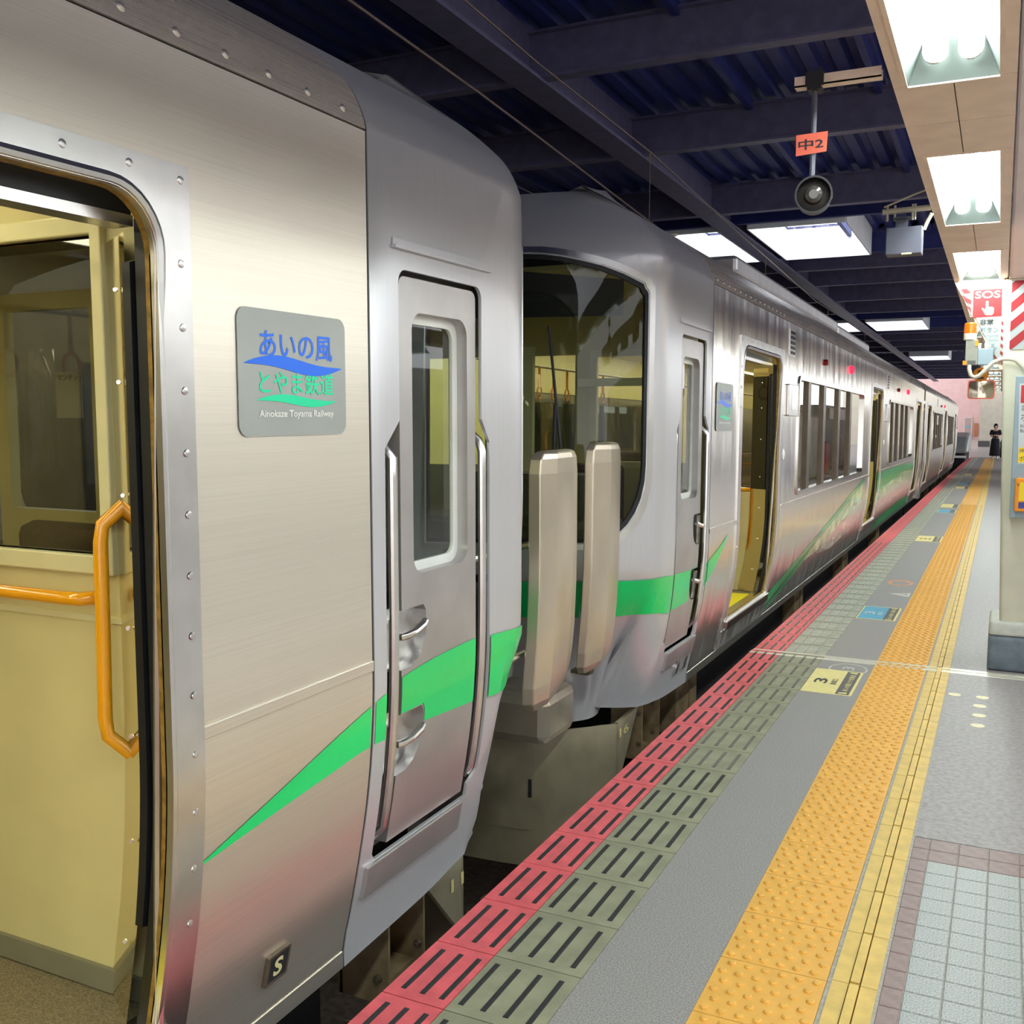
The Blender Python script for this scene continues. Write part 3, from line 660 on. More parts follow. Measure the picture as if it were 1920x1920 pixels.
    P('destination_box', sheet([(3.62, 2.06), (4.6, 2.06), (4.6, 2.34), (3.62, 2.24)], (), M, -0.06, 0.01), DARK)
    # ---- cab door in its recess
    P('door_recess', sheet([(2.44, 0.2), (3.16, 0.2), (3.16, 2.03), (2.44, 2.03)], [rrect(2.62, 3.01, 1.05, 1.92, 0.03)], M, -0.085, 0.01, vcuts=ZC), CABD, smooth=True)
    leaf = [(2.572, 0.245), (3.052, 0.245)] + arc(3.022, 1.955, 0.03, 0, 90, 4) + arc(2.602, 1.955, 0.03, 90, 180, 4)
    leaf += [(2.572, 0.985), (2.70, 0.985), (2.715, 0.965), (2.715, 0.90), (2.705, 0.86), (2.68, 0.825), (2.64, 0.803), (2.572, 0.80), (2.572, 0.66), (2.70, 0.66), (2.712, 0.64), (2.712, 0.57), (2.70, 0.53), (2.67, 0.49), (2.63, 0.468), (2.572, 0.465)]
    dw = rrect(2.645, 2.992, 1.085, 1.885, 0.055)
    cd = P('cab_door', sheet(leaf, [dw], M, -0.014, 0.045, vcuts=ZC), CABD, smooth=True)
    P('window_liner', sheet(dw, [rrect(2.652, 2.96, 1.115, 1.855, 0.04)], M, -0.052, 0.012), WHITEP, cd, smooth=True)
    P('door_pane', sheet(rrect(2.645, 2.97, 1.10, 1.86, 0.04), (), M, -0.06, 0.0), GLASS, cd)
    for z0, z1 in ((0.795, 0.99), (0.46, 0.665)):
        pk = P('handle_pocket', sheet([(2.488, z0), (2.73, z0), (2.73, z1), (2.488, z1)], (), M, -0.055, 0.01, vcuts=ZC), STEELF, cd)
        zc = z0 + 0.115
        P('lock_plate', sheet(rrect(2.532, 2.568, z0 + 0.005, z0 + 0.175, 0.006, 3), (), M, -0.022, 0.012), SILVER, cd, smooth=True)
        P('lever', tube([M(2.55, zc, -0.03), M(2.552, zc, 0.0), M(2.57, zc + 0.002, 0.006), M(2.615, zc + 0.004, 0.006), M(2.665, zc + 0.016, 0.004), M(2.69, zc + 0.024, -0.002)], [0.011, 0.012, 0.0125, 0.0125, 0.0135, 0.012], 10), SILVER, cd, smooth=True)
        P('keyhole', sheet(rrect(2.547, 2.553, z0 + 0.045, z0 + 0.068, 0.002, 2), (), M, -0.0205, 0.0), BLACK, cd)
    for s, dr in ((2.506, 0.002), (3.104, -0.018)):
        P('hand_rail', tube([M(s, 1.52, -0.07), M(s, 1.485, -0.03)] + [M(s, z, dr) for z in np.linspace(1.45, 0.33, 20)] + [M(s, 0.29, -0.03), M(s, 0.26, -0.07)], 0.0145, 10), STEELF, smooth=True)
    P('rain_gutter', join(sheet([(2.515, 2.055), (3.12, 2.055), (3.12, 2.065), (2.515, 2.065)], (), M, 0.016, 0.016), sheet([(2.52, 2.065), (3.115, 2.065), (3.115, 2.085), (2.52, 2.085)], (), M, 0.003, 0.003)), CABM)
    P('step_plate', sheet([(2.44, 0.115), (3.03, 0.115), (3.03, 0.222), (2.44, 0.222)], (), M, 0.014, 0.03, vcuts=[0.16, 0.19]), CABD, bevel=0.004)
    # ---- green stripe on every piece it crosses
    tp, bt = stripe
    def band(s0, s1, d, notch=False, n=14):
        ss = np.linspace(s0, s1, n); lo = [(s, bt(s)) for s in ss]
        if notch: lo = [(s0, 0.664), (2.708, 0.664), (2.716, 0.64), (2.716, bt(2.716))] + [(s, bt(s)) for s in ss if s > 2.73]
        return sheet(lo + [(s, tp(s)) for s in ss[::-1]], (), M, d, 0.0, ucuts=[c for c in SC if s0 < c < s1], vcuts=[z for z in ZC if 0.4 < z < 0.85])
    P('green_stripe', band(stripe_tip(tp, bt), 2.388, 0.0018), GREEN)
    P('green_stripe', band(2.412, 2.468, 0.0018, n=3), GREEN)
    P('green_stripe', band(2.574, 3.05, -0.0122, notch=True), GREEN, cd)
    P('green_stripe', band(3.133, 4.3, 0.005, n=24), GREEN)
    # ---- hood, skirt, underframe
    if front:
        zs = [0.31, 0.34, 0.40, 0.48, 0.6, 0.8, 1.0, 1.2, 1.32, 1.385, 1.41, 1.418]; V, F = [], []; n = len(hood)
        for zi in zs:
            cx = sum(p[0] for p in hood) / n; cy = sum(p[1] for p in hood) / n
            k = 1.0 if 0.36 < zi < 1.33 else {0.31: 0.8, 0.34: 0.95, 1.385: 0.95, 1.41: 0.82, 1.418: 0.6}.get(zi, 1.0)
            for hx, hy in hood:
                V.append((cx + (hx - cx) * k - ins_side(max(zi, 0.0)) * 0.8, cy + (hy - cy) * k, zi + (0.05 * (hy - cy) / 0.25 if zi < 0.5 else 0) * (0.5 - zi) / 0.16))
        for i in range(len(zs) - 1):
            for k in range(n): F.append((i * n + k, i * n + (k + 1) % n, (i + 1) * n + (k + 1) % n, (i + 1) * n + k))
        F += [tuple(range(n)), tuple((len(zs) - 1) * n + k for k in range(n))]
        hd = P('gangway_hood', (V, F), HOODM, bevel=0.006)
        hy = sum(p[1] for p in hood) / n
        P('hood_arm', join(tube([(-1.9, Y(3.5), 1.0), (-1.88, hy, 1.0)], 0.016, 8), tube([(-1.9, Y(3.45), 0.52), (-1.88, hy, 0.52)], 0.016, 8)), SILVER, hd, smooth=True)
        sk = [(3.02, -0.10), (3.30, -0.42), (3.50, -0.70), (3.8, -0.88), (4.05, -0.95), (SEND, -0.95), (SEND, -0.2), (4.2, -0.19), (3.7, -0.13), (3.3, -0.11)]
        def M0(s, z, d):
            (x, y), (nx, ny) = plan(s); i = 0.23; return (x + nx * (d - i), Y(y + ny * (d - i)), z)
        skm = sheet(sk, (), M0, 0.0, 0.02, ucuts=SC)
        s_ = P('skirt', skm, SKIRT, smooth=True)
        P('skirt_hatch', sheet(rrect(4.12, 4.85, -0.74, -0.24, 0.05), (), M0, 0.006, 0.006, ucuts=SC), SKIRT, s_)
        P('hatch_hinge', sheet([(4.14, -0.55), (4.16, -0.55), (4.16, -0.45), (4.14, -0.45)], (), M0, 0.014, 0.01), DARK, s_)
        ce = 4.37 if sgn > 0 else 4.04
        P('coupler', join(bx(-3.3, -2.85, 2.8, ce, -0.55, -0.2), bx(-3.2, -2.95, ce - 0.2, ce, -0.62, -0.1)), DARK, bevel=0.02)
        P('jumper_box', bx(-2.45, -2.05, 3.45, 3.86, -0.14, 0.12), HOODM, bevel=0.05)
    P('underframe', join(bx(-4.2, -1.98, YE, 2.6, -0.55, -0.1), bx(-4.0, -2.15, YE + 3, -1, -0.95, -0.5)), DARK)
    for yb in (2.74, 2.2, -2.0, -5.5, -9.5):
        br = P('step_bracket', join(bx(-2.0, -1.80, yb, yb + 0.012, -0.42, -0.06), bx(-2.0, -1.82, yb + 0.26, yb + 0.272, -0.42, -0.06), bx(-2.0, -1.86, yb + 0.012, yb + 0.26, -0.42, -0.39), bx(-2.01, -1.99, yb, yb + 0.27, -0.42, -0.1)) if yb > 2.3 else
               join(bx(-2.1, -1.86, yb - 0.5, yb, -0.5, -0.12), bx(-1.9, -1.85, yb - 0.45, yb - 0.3, -0.42, -0.2)), RUST)
        if yb > 2.3:
            P('bolts', join(*[lathe([(0.016, 0), (0.016, 0.014), (0.009, 0.014), (0.009, 0.022)], (-1.84, Y(yb + q), z), (0, -1, 0), 6) for q in (0.0, 0.26) for z in (-0.33, -0.15)]), BOLT, br, stuff=True)
    # ---- inside
    P('saloon_floor', bx(-4.5, -1.72, YE, 1.72, 0.08, 0.16), CARFLOOR)
    P('cab_floor', bx(-4.3, -1.85, 1.72, 2.95, 0.08, 0.16), DARK)
    P('saloon_ceiling', bx(-4.5, -1.68, YE, 3.2, 2.36, 2.38), CREAM)
    for a, b in DOORS: P('yellow_floor_patch', bx(-1.95, -1.72, a + 0.1, b - 0.08, 0.16, 0.163), YELLOWF)
    BW = [(-2.62, 1.25), (-1.885, 1.25), (-1.885, 1.985), (-2.62, 1.985)]
    yw = 1.70
    fb = lambda u, v, d: (u, Y(yw - d), v)
    bh = P('bulkhead', sheet([(-4.5, 0.16), (-1.74, 0.16), (-1.74, 2.36), (-4.5, 2.36)], [BW, [(-4.2, 1.2), (-3.5, 1.2), (-3.5, 2.0), (-4.2, 2.0)], [(-3.35, 0.3), (-2.78, 0.3), (-2.78, 2.0), (-3.35, 2.0)]], fb, 0, 0.03), CREAM)
    P('window_frame', sheet([(-2.67, 1.205), (-1.85, 1.205), (-1.85, 2.03), (-2.67, 2.03)], [BW], fb, 0.018, 0.05), CREAMF, bh, bevel=0.004)
    P('pane', sheet(BW, (), fb, -0.008, 0.0), GLASSB, bh)
    P('pane', sheet([(-3.35, 0.3), (-2.78, 0.3), (-2.78, 2.0), (-3.35, 2.0)], (), fb, -0.008, 0.0), GLASSB, bh)
    P('skirting', sheet([(-4.5, 0.165), (-1.78, 0.165), (-1.78, 0.225), (-4.5, 0.225)], (), fb, 0.012, 0.012), GREYB, bh)
    P('lower_trim', sheet([(-4.5, 1.09), (-1.78, 1.09), (-1.78, 1.105), (-4.5, 1.105)], (), fb, 0.006, 0.006), CREAMF, bh)
    P('hand_rail', tube([fb(-4.2, 1.15, 0.02), fb(-4.15, 1.15, 0.05), fb(-1.98, 1.15, 0.05), fb(-1.93, 1.15, 0.045), fb(-1.91, 1.15, 0.015)], 0.0165, 12), ORANGE, bh, smooth=True)
    P('grab_bar', tube([fb(-1.80, 1.375, 0.02), fb(-1.835, 1.33, 0.055), fb(-1.838, 1.29, 0.06), fb(-1.84, 1.1, 0.06), fb(-1.845, 0.88, 0.06), fb(-1.84, 0.84, 0.058), fb(-1.81, 0.79, 0.02)], 0.0165, 12), ORANGE, bh, smooth=True)
    P('cab_desk', join(bx(-4.3, -1.95, 3.0, 3.5, 0.16, 0.98), bx(-2.9, -2.1, 2.85, 3.2, 0.9, 1.22)), DESK, bevel=0.03)
    P('driver_seat', join(bx(-2.75, -2.25, 2.2, 2.65, 0.5, 0.62), bx(-2.75, -2.25, 2.12, 2.22, 0.6, 1.25), bx(-2.55, -2.45, 2.35, 2.45, 0.16, 0.5)), SEATM, bevel=0.04)
    P('cab_side_frame', join(bx(-1.9, -1.75, 1.75, 1.85, 0.16, 2.3), bx(-2.5, -1.9, 2.35, 2.38, 1.75, 1.80), bx(-1.94, -1.9, 2.32, 2.38, 0.9, 1.80), bx(-2.05, -1.92, 2.2, 2.3, 1.82, 1.96)), CREAMF)
    P('cab_lining', join(bx(-4.49, -4.47, 1.75, 3.3, 0.16, 2.36), bx(-4.5, -1.7, 1.75, 3.4, 2.33, 2.355)), DESK if off == 0 else CREAM)  # near cab lined dark to stand in for shade; others cream to look lit
    fy = lambda u, v, d: (u, Y(2.5 - d), v)
    P('gangway_door_frame', sheet([(-3.30, 0.3), (-2.745, 0.3), (-2.745, 2.0), (-3.30, 2.0)], [[(-3.24, 1.24), (-2.815, 1.24), (-2.815, 1.94), (-3.24, 1.94)]], fy, 0, 0.04), CREAMF)
    nt_ = P('cab_notice', bx(-3.58, -3.43, 2.995, 3.0, 1.56, 1.75), SIGNW)
    if sgn > 0: P('notice_text', text('マンテン', lambda u, v, d: (u, Y(2.994 - d), v), -3.565, 1.715, 0.12, 0.022, d=0.001), SIGNK, nt_)
    for z0, z1, m, nm in ((0.16, 0.97, CREAM, 'screen_panel'), (1.02, 1.96, GLASSB, 'screen_pane')):
        for ys in (0.20, -5.85, -7.5, -13.85):
            P(nm, bx(-2.35, -1.79, ys - 0.012, ys + 0.012, z0, z1), m)
            if z0 < 0.5:
                P('screen_rail', tube([(-1.80, Y(ys), 0.99), (-2.32, Y(ys), 0.99), (-2.36, Y(ys), 0.96)], 0.0165, 10), ORANGE, smooth=True)
                P('grab_pole', tube([(-1.98, Y(ys + 0.05), 0.5), (-1.95, Y(ys + 0.06), 0.56), (-1.95, Y(ys + 0.06), 1.35), (-1.98, Y(ys + 0.05), 1.41)], 0.0165, 10), ORANGE, smooth=True)
    for a, b in WINS:
        P('bench_seat', join(bx(-2.25, -1.72, a, b, 0.42, 0.58), bx(-1.82, -1.72, a, b, 0.55, 0.93), bx(-4.45, -3.95, a, b, 0.42, 0.58), bx(-4.45, -4.35, a, b, 0.55, 1.0)), SEATM, bevel=0.03)
        P('far_window', bx(-4.5, -4.49, a, b, 1.0, 1.85), GLASSW)
    for x in (-2.35, -3.75):
        P('ceiling_lamp', bx(x - 0.06, x + 0.06, YE + 0.5, 1.5, 2.34, 2.358), CARLAMP)
        P('strap_rail', tube([(x, Y(YE + 0.5), 2.02), (x, Y(1.4), 2.02)], 0.012, 8), SILVER, smooth=True)
    sb = sr = None
    for x in (-2.35, -3.75):
        for k in range(9):
            y = 1.15 - k * 0.32
            if sb is None:
                sb = P('hanging_strap', bx(x - 0.012, x + 0.012, y - 0.002, y + 0.002, 1.84, 2.02), RINGO); st0 = y
                sr = P('strap_ring', tube([(x, Y(y) + 0.045 * math.cos(q), 1.79 + 0.055 * math.sin(q)) for q in np.linspace(0, 2 * math.pi, 17)], 0.008, 6, caps=False), RINGO, sb, smooth=True)
                x0_ = x
            else:
                c = sb.copy(); COL.objects.link(c); c.location = (x - x0_, Y(y) - Y(st0), 0); d = sr.copy(); COL.objects.link(d); d.parent = c
    return car, M, Y

def stripe_tip(tp, bt):
    for s in np.linspace(0.5, 2.3, 400):
        if s > 1.69 and tp(s) - bt(s) > 0.0036: return float(s)
    return 1.69
stripe1 = (pchip([1.69, 2.0, 2.2, 2.395, 2.57, 2.8, 3.03, 3.13, 3.42, 3.8, 4.3], [0.5435, 0.632, 0.69, 0.741, 0.778, 0.799, 0.805, 0.80, 0.78, 0.765, 0.76]),
           pchip([1.69, 2.0, 2.2, 2.395, 2.57, 2.8, 3.03, 3.13, 3.42, 3.8, 4.3], [0.5405, 0.578, 0.60, 0.618, 0.612, 0.597, 0.581, 0.574, 0.555, 0.54, 0.53]))
stripe2 = (pchip([1.92, 2.1, 2.25, 2.45, 2.6, 2.9, 3.13, 3.34, 3.7, 4.3], [0.80, 0.745, 0.705, 0.665, 0.66, 0.67, 0.685, 0.70, 0.70, 0.68]),
           pchip([1.92, 2.1, 2.25, 2.45, 2.6, 2.9, 3.13, 3.34, 3.7, 4.3], [0.797, 0.68, 0.60, 0.52, 0.49, 0.47, 0.475, 0.50, 0.50, 0.48]))
hood1 = [(-1.84, 3.93), (-1.785, 3.94), (-1.745, 4.03), (-1.745, 4.21), (-1.775, 4.33), (-1.84, 4.37)]
hood2 = [(-1.84, 4.54), (-1.795, 4.55), (-1.745, 4.66), (-1.745, 4.80), (-1.79, 4.84), (-1.84, 4.84)]
car1, M1, Y1 = build_car('near stainless train car with the open lit doorway at the left edge', 0.0, 1, False, STEEL, stripe1, hood1)
car2, Mb, Y2 = build_car('middle stainless train car whose windshield faces the camera', 8.45, -1, True, STEELW, stripe2, hood2)
car3, Mc, Y3 = build_car('farthest train car, last of the row near the standing person', 41.3, 1, True, STEELW, stripe1, hood1, front=False)

# ================================================================== MARKS ON THE TRAIN
def fM1(u, v, d): return M1(u, v, d)
def swoosh(y0, y1, z, h, amp):
    t = np.linspace(0, 1, 22)
    mid = [z + amp * math.sin(2 * math.pi * q) for q in t]; th = [h * math.sin(math.pi * q) ** 0.8 for q in t]
    up = [(y0 + (y1 - y0) * q, m + k * 0.5) for q, m, k in zip(t, mid, th)]; dn = [(y0 + (y1 - y0) * q, m - k * 0.5) for q, m, k in zip(t, mid, th)]
    return up + dn[::-1][1:-1]
def logo_plate(car, fn, u0, du, z0, dz):
    """plate u0..u0+du (reading direction +u), z0..z0+dz"""
    pl = part('logo_plate', sheet(rrect(u0, u0 + du, z0, z0 + dz, 0.03), (), fn, 0.003, 0.002), PLATEF, car, smooth=True, label='grey plate with blue and teal railway name')
    X = lambda q: u0 + du * q; Z_ = lambda q: z0 + dz * q
    part('blue_lettering', text('あいの風', fn, X(0.18), Z_(0.62), du * 0.68, dz * 0.215, d=0.0042, bold=0.012), LOGOB, pl)
    part('blue_wave', poly(swoosh(X(0.04), X(0.96), Z_(0.57), dz * 0.11, dz * 0.03), fn, 0.0044), LOGOB, pl)
    part('teal_lettering', text('とやま鉄道', fn, X(0.17), Z_(0.335), du * 0.70, dz * 0.19, d=0.0042, bold=0.012), LOGOG, pl)
    part('teal_wave', poly(swoosh(X(0.14), X(0.90), Z_(0.285), dz * 0.075, dz * 0.02), fn, 0.0044), LOGOG, pl)
    part('white_lettering', text('Ainokaze Toyama Railway', fn, X(0.165), Z_(0.135), du * 0.70, dz * 0.075, d=0.0042, bold=0.02), WHITEP, pl)
logo_plate(car1, fM1, 1.851, 0.425, 1.526, 0.304)
fM2 = lambda u, v, d: Mb(8.45 - u, v, d)
logo_plate(car2, fM2, 6.14, 0.42, 1.47, 0.30)
sp = part('maker_plate', sheet(rrect(2.005, 2.085, 0.070, 0.150, 0.004, 2), (), fM1, 0.012, 0.012), SIGNK, car1, bevel=0.002)
part('plate_rim', sheet(rrect(2.0, 2.09, 0.065, 0.155, 0.004, 2), [rrect(2.007, 2.083, 0.072, 0.148, 0.003, 2)], fM1, 0.014, 0.014), BOLT, sp)
part('plate_letter', text('S', fM1, 2.027, 0.083, 0.036, 0.054, d=0.0135, bold=0.03), CREAMF, sp)
# numbers on the skirts (read from the outside of the nose)
def skirt_text(car, sgn, off, s, c, z, h, w):
    def M0(s_, z_, d_):
        (x, y), (nx, ny) = plan(s_); i = 0.23; return (x + nx * (d_ - i), off + sgn * (y + ny * (d_ - i)), z_)
    fn = lambda u, v, d: M0(c - u if sgn < 0 else c + u, v, d)
    part('skirt_number', text(s, fn, 0, z, w, h, d=0.003, bold=0.02), STK_Y, car)
skirt_text(car2, -1, 8.45, '16', 3.34, -0.20, 0.05, 0.15)
skirt_text(car1, 1, 0, '11', 3.24, -0.25, 0.05, 0.10)
# small plates, vents and lamps on the middle and far cars
def side_bits(car, fn, ya, sg):
    part('indicator_frame', sheet(rrect(ya, ya + 0.42 * sg, 1.60, 1.86, 0.0 if sg < 0 else 0.004, 2) if sg > 0 else [(ya + 0.42 * sg, 1.60), (ya, 1.60), (ya, 1.86), (ya + 0.42 * sg, 1.86)], (), fn, 0.012, 0.012), STEELP, car)
for car, fn, y0 in ((car2, fM2, 8.40), (car2, fM2, 16.3), (car3, lambda u, v, d: Mc(u - 41.3, v, d), 29.9)):
    ip = part('indicator_box', sheet(rrect(y0, y0 + 0.42, 1.59, 1.85, 0.01, 2), (), fn, 0.02, 0.02), STEELF, car, bevel=0.004)
    part('indicator_glass', sheet(rrect(y0 + 0.12, y0 + 0.34, 1.64, 1.80, 0.01, 2), (), fn, 0.022, 0.001), STEELP, ip)
    lv = part('louvre_frame', sheet(rrect(y0 + 0.06, y0 + 0.30, 2.08, 2.30, 0.005, 2), (), fn, 0.006, 0.006), STEELF, car)
    for k in range(5): part('louvre_slot', sheet([(y0 + 0.08, 2.095 + k * 0.041), (y0 + 0.28, 2.095 + k * 0.041), (y0 + 0.28, 2.12 + k * 0.041), (y0 + 0.08, 2.12 + k * 0.041)], (), fn, 0.008, 0.003), BLACK, lv)
    part('red_door_lamp', lathe([(0.045, 0), (0.045, 0.02), (0.03, 0.03)], fn(y0 + 3.85, 2.16, 0.0), (1, 0, 0), 16), REDLED, car, smooth=True, label='lit red door lamp')
    part('side_lamp', lathe([(0.03, 0), (0.03, 0.025), (0.02, 0.035)], fn(y0 + 1.9, 2.13, 0.0), (1, 0, 0), 12), SIGNR, car, smooth=True)
    part('door_button', lathe([(0.045, 0), (0.045, 0.006), (0.03, 0.012)], fn(y0 - 0.1 if y0 < 10 else y0 - 0.2, 1.28, 0.0), (1, 0, 0), 16), WHITEP, car, smooth=True)
for y, w in ((5.70, 0.07), (5.86, 0.07)):
    part('small_plate', sheet(rrect(y, y + w, 0.03, 0.11, 0.03 if w > 0.069 and y < 5.8 else 0.004, 4), (), fM2, 0.014, 0.014), STEELF, car2, bevel=0.002)
# roof vent boxes and roof pods
rv = part('roof_vent', box(-2.35, -1.95, 8.0, 13.5, 2.70, 2.84), CABD, car2, bevel=0.03)
part('roof_vent', box(-3.9, -2.3, 16, 20, 2.85, 3.05), CABD, car2, bevel=0.05)
# coastal livery art on the lower sides of the middle car
def art(pts, m, d): part('livery_art', sheet(pts, (), fM2, d, 0.0, vcuts=[z for z in ZC if z < 0.86]), m, car2)
art([(7.93, 0.0), (8.05, 0.0), (9.6, 0.27), (11.2, 0.47), (12.6, 0.66), (13.9, 0.80), (13.9, 0.845), (12.5, 0.70), (11.0, 0.50), (9.5, 0.31), (8.3, 0.14)], GREENM, 0.0020)
art([(8.25, 0.0), (8.5, 0.0), (9.8, 0.22), (10.4, 0.36), (9.6, 0.25)], GREENM, 0.0022)
art([(9.6, 0.22), (10.8, 0.25), (12.2, 0.42), (13.9, 0.60), (13.9, 0.79), (12.6, 0.65), (11.2, 0.46)], GREENP, 0.0014)
art([(10.6, 0.22), (11.6, 0.16), (12.6, 0.22), (13.9, 0.30), (13.9, 0.60), (12.9, 0.52), (12.4, 0.42), (11.6, 0.36)], WAVEW, 0.0017)
art([(15.5, 0.55), (16.5, 0.60), (18.5, 0.66), (20.0, 0.70), (22.2, 0.66), (22.2, 0.80), (19.5, 0.84), (17.0, 0.85), (15.5, 0.845)], GREENM, 0.0020)
art([(15.5, 0.40), (17, 0.46), (19, 0.52), (22.2, 0.52), (22.2, 0.68), (20, 0.70), (18, 0.72), (15.5, 0.62)], GREENP, 0.0014)
art([(15.5, 0.18), (16.2, 0.26), (17, 0.22), (18, 0.3), (19, 0.26), (20, 0.34), (22.2, 0.30), (22.2, 0.54), (19, 0.54), (17, 0.48), (15.5, 0.42)], WAVEW, 0.0017)
art([(15.6, -0.05), (22.2, -0.05), (22.2, 0.12), (20, 0.16), (18, 0.12), (16.6, 0.06)], GREENM, 0.0023)

# ================================================================== OVERHEAD WIRES
def wire(pts, r, name, label): return solo(name, tube(pts, r, 6), WIRE, label, 'wire', pts[0], smooth=True)
cw = [(-3.07, -6, 3.75), (-3.07, 4.43, 3.648), (-3.07, 5.84, 3.578), (-3.07, 6.64, 3.525), (-3.07, 9.74, 3.307), (-3.07, 13.13, 3.128), (-3.07, 20, 2.95), (-3.12, 34, 2.78), (-3.2, 50, 2.6)]
mw = [(-3.07, -6, 4.2), (-3.07, 5.65, 4.07), (-3.07, 6.72, 4.02), (-3.07, 9.245, 3.97), (-3.07, 13, 3.75), (-3.07, 18.27, 3.49), (-3.07, 28, 3.41), (-3.15, 50, 3.2)]
t = thing('overhead_wire', 'upper carrier wire with thin hangers strung under the navy roof', 'wire', mw[0])
part('carrier_wire', tube(mw, 0.008, 6), WIRE, t, smooth=True)
def lerpw(w, y):
    for a, b in zip(w[:-1], w[1:]):
        if a[1] <= y <= b[1]:
            k = (y - a[1]) / (b[1] - a[1]); return tuple(a[i] + (b[i] - a[i]) * k for i in range(3))
for y in (9.2, 14.2, 19.6, 25.0):
    a, b = lerpw(mw, y), lerpw(cw, y)
    part('hanger', join(tube([a, (a[0], a[1], b[2] + 0.02)], 0.004, 5), tube([(a[0], a[1] + 0.02 * math.sin(q), a[2] - 0.06 + 0.055 * math.cos(q)) for q in np.linspace(0, 2 * math.pi, 13)], 0.004, 5, False)), WIRE, t)
solo('contact_wire', tube(cw, 0.009, 6), WIRE, 'lower contact wire running above the train roofs', 'wire', cw[0], smooth=True)
solo('stay_wire', tube([(-4.6, 6.5, 3.9), (-3.4, 11.0, 3.25), (-3.4, 16, 3.2)], 0.006, 6), WIRE, 'thin slanting stay wire behind the near car roof', 'wire', (-4.6, 6.5, 3.9), smooth=True)
IX, IY, IZ = -3.2, 10.33, 3.385
ins = thing('insulator', 'small white disc insulator hanging above the middle car roof', 'insulator', (IX, IY, IZ))
part('disc', lathe([(0.01, 0.0), (0.05, 0.01), (0.06, 0.025), (0.03, 0.04)], (IX, IY, IZ), n=16), INSUL, ins, smooth=True)
part('stem', tube([(IX, IY, IZ), (IX, IY, IZ - 0.1)], 0.014, 8), DARK, ins)
part('stay', tube([(IX, IY, IZ - 0.08), (-3.9, IY - 1.0, IZ - 0.1)], 0.006, 6), WIRE, ins)

# ================================================================== SIGNAL LAMP ON ITS BRACKET
LY = 2.9
sl = thing('signal_lamp', 'dark round signal lamp hanging on a pole below an orange plate', 'signal lamp', (-0.506, LY, 2.13))
part('channel_arm', join(box(-0.557, -0.335, LY - 0.02, LY + 0.02, 2.455, 2.459), box(-0.557, -0.335, LY - 0.02, LY - 0.017, 2.455, 2.482), box(-0.557, -0.335, LY + 0.017, LY + 0.02, 2.455, 2.482)), BEIGE, sl)
part('clamp', join(box(-0.527, -0.480, LY - 0.03, LY - 0.02, 2.452, 2.488), box(-0.522, -0.486, LY - 0.03, LY + 0.02, 2.442, 2.452), box(-0.52, -0.514, LY - 0.026, LY - 0.02, 2.488, 2.50), box(-0.494, -0.488, LY - 0.026, LY - 0.02, 2.488, 2.50)), LAMPB, sl)
part('pole', tube([(-0.504, LY - 0.01, 2.445), (-0.506, LY - 0.01, 2.215)], 0.0075, 10), SPKG, sl, smooth=True)
pf = flat('y', LY - 0.022)
pl = part('number_plate', sheet([(-0.548, 2.274), (-0.468, 2.279), (-0.466, 2.331), (-0.548, 2.329)], (), pf, 0, 0.002), PLATEO, sl)
part('plate_text', text('中2', pf, -0.542, 2.288, 0.066, 0.028, d=0.001, bold=0.02), SIGNK, pl)
ax = Vector((0.16, -1, -0.06)).normalized(); c0 = Vector((-0.506, LY + 0.03, 2.168))
part('lamp_body', lathe([(0.02, -0.01), (0.04, 0.0), (0.046, 0.01), (0.046, 0.07), (0.049, 0.075), (0.049, 0.085), (0.044, 0.085), (0.043, 0.06)], c0, ax, 24), LAMPB, sl, smooth=True)
part('lens', lathe([(0.043, 0.06), (0.038, 0.064), (0.026, 0.07), (0.022, 0.085), (0.012, 0.092)], c0, ax, 24), LAMPG, sl, smooth=True)
part('lamp_neck', tube([(-0.506, LY - 0.01, 2.222), (-0.506, LY + 0.0, 2.20)], 0.012, 8), LAMPB, sl)

sb_ = thing('speaker_box', 'grey metal box hanging from a pipe arm beside the light soffit', 'speaker', (-0.435, 4.6, 2.225), seg2=True)
part('case', box(-0.505, -0.362, 4.58, 4.66, 2.224, 2.337), SPKG, sb_, bevel=0.004)
part('lip', box(-0.44, -0.40, 4.575, 4.58, 2.222, 2.228), CREAMF, sb_)
part('bracket', join(box(-0.47, -0.42, 4.60, 4.604, 2.337, 2.375), box(-0.48, -0.405, 4.58, 4.64, 2.372, 2.378)), SPKG, sb_)
part('pipe_arm', tube([(-0.525, 4.62, 2.41), (-0.335, 4.62, 2.415)], 0.012, 10), CONDUIT, sb_, smooth=True)
part('clamps', join(*[tube([(x, 4.62, 2.37), (x, 4.62, 2.435)], 0.005, 6) for x in (-0.505, -0.475, -0.405, -0.395)], tube([(-0.36, 4.64, 2.33), (-0.345, 4.63, 2.365), (-0.33, 4.62, 2.39)], 0.008, 8), tube([(-0.52, 4.62, 2.43), (-0.40, 4.60, 2.47), (-0.335, 4.6, 2.49)], 0.004, 6)), CONDUIT, sb_)

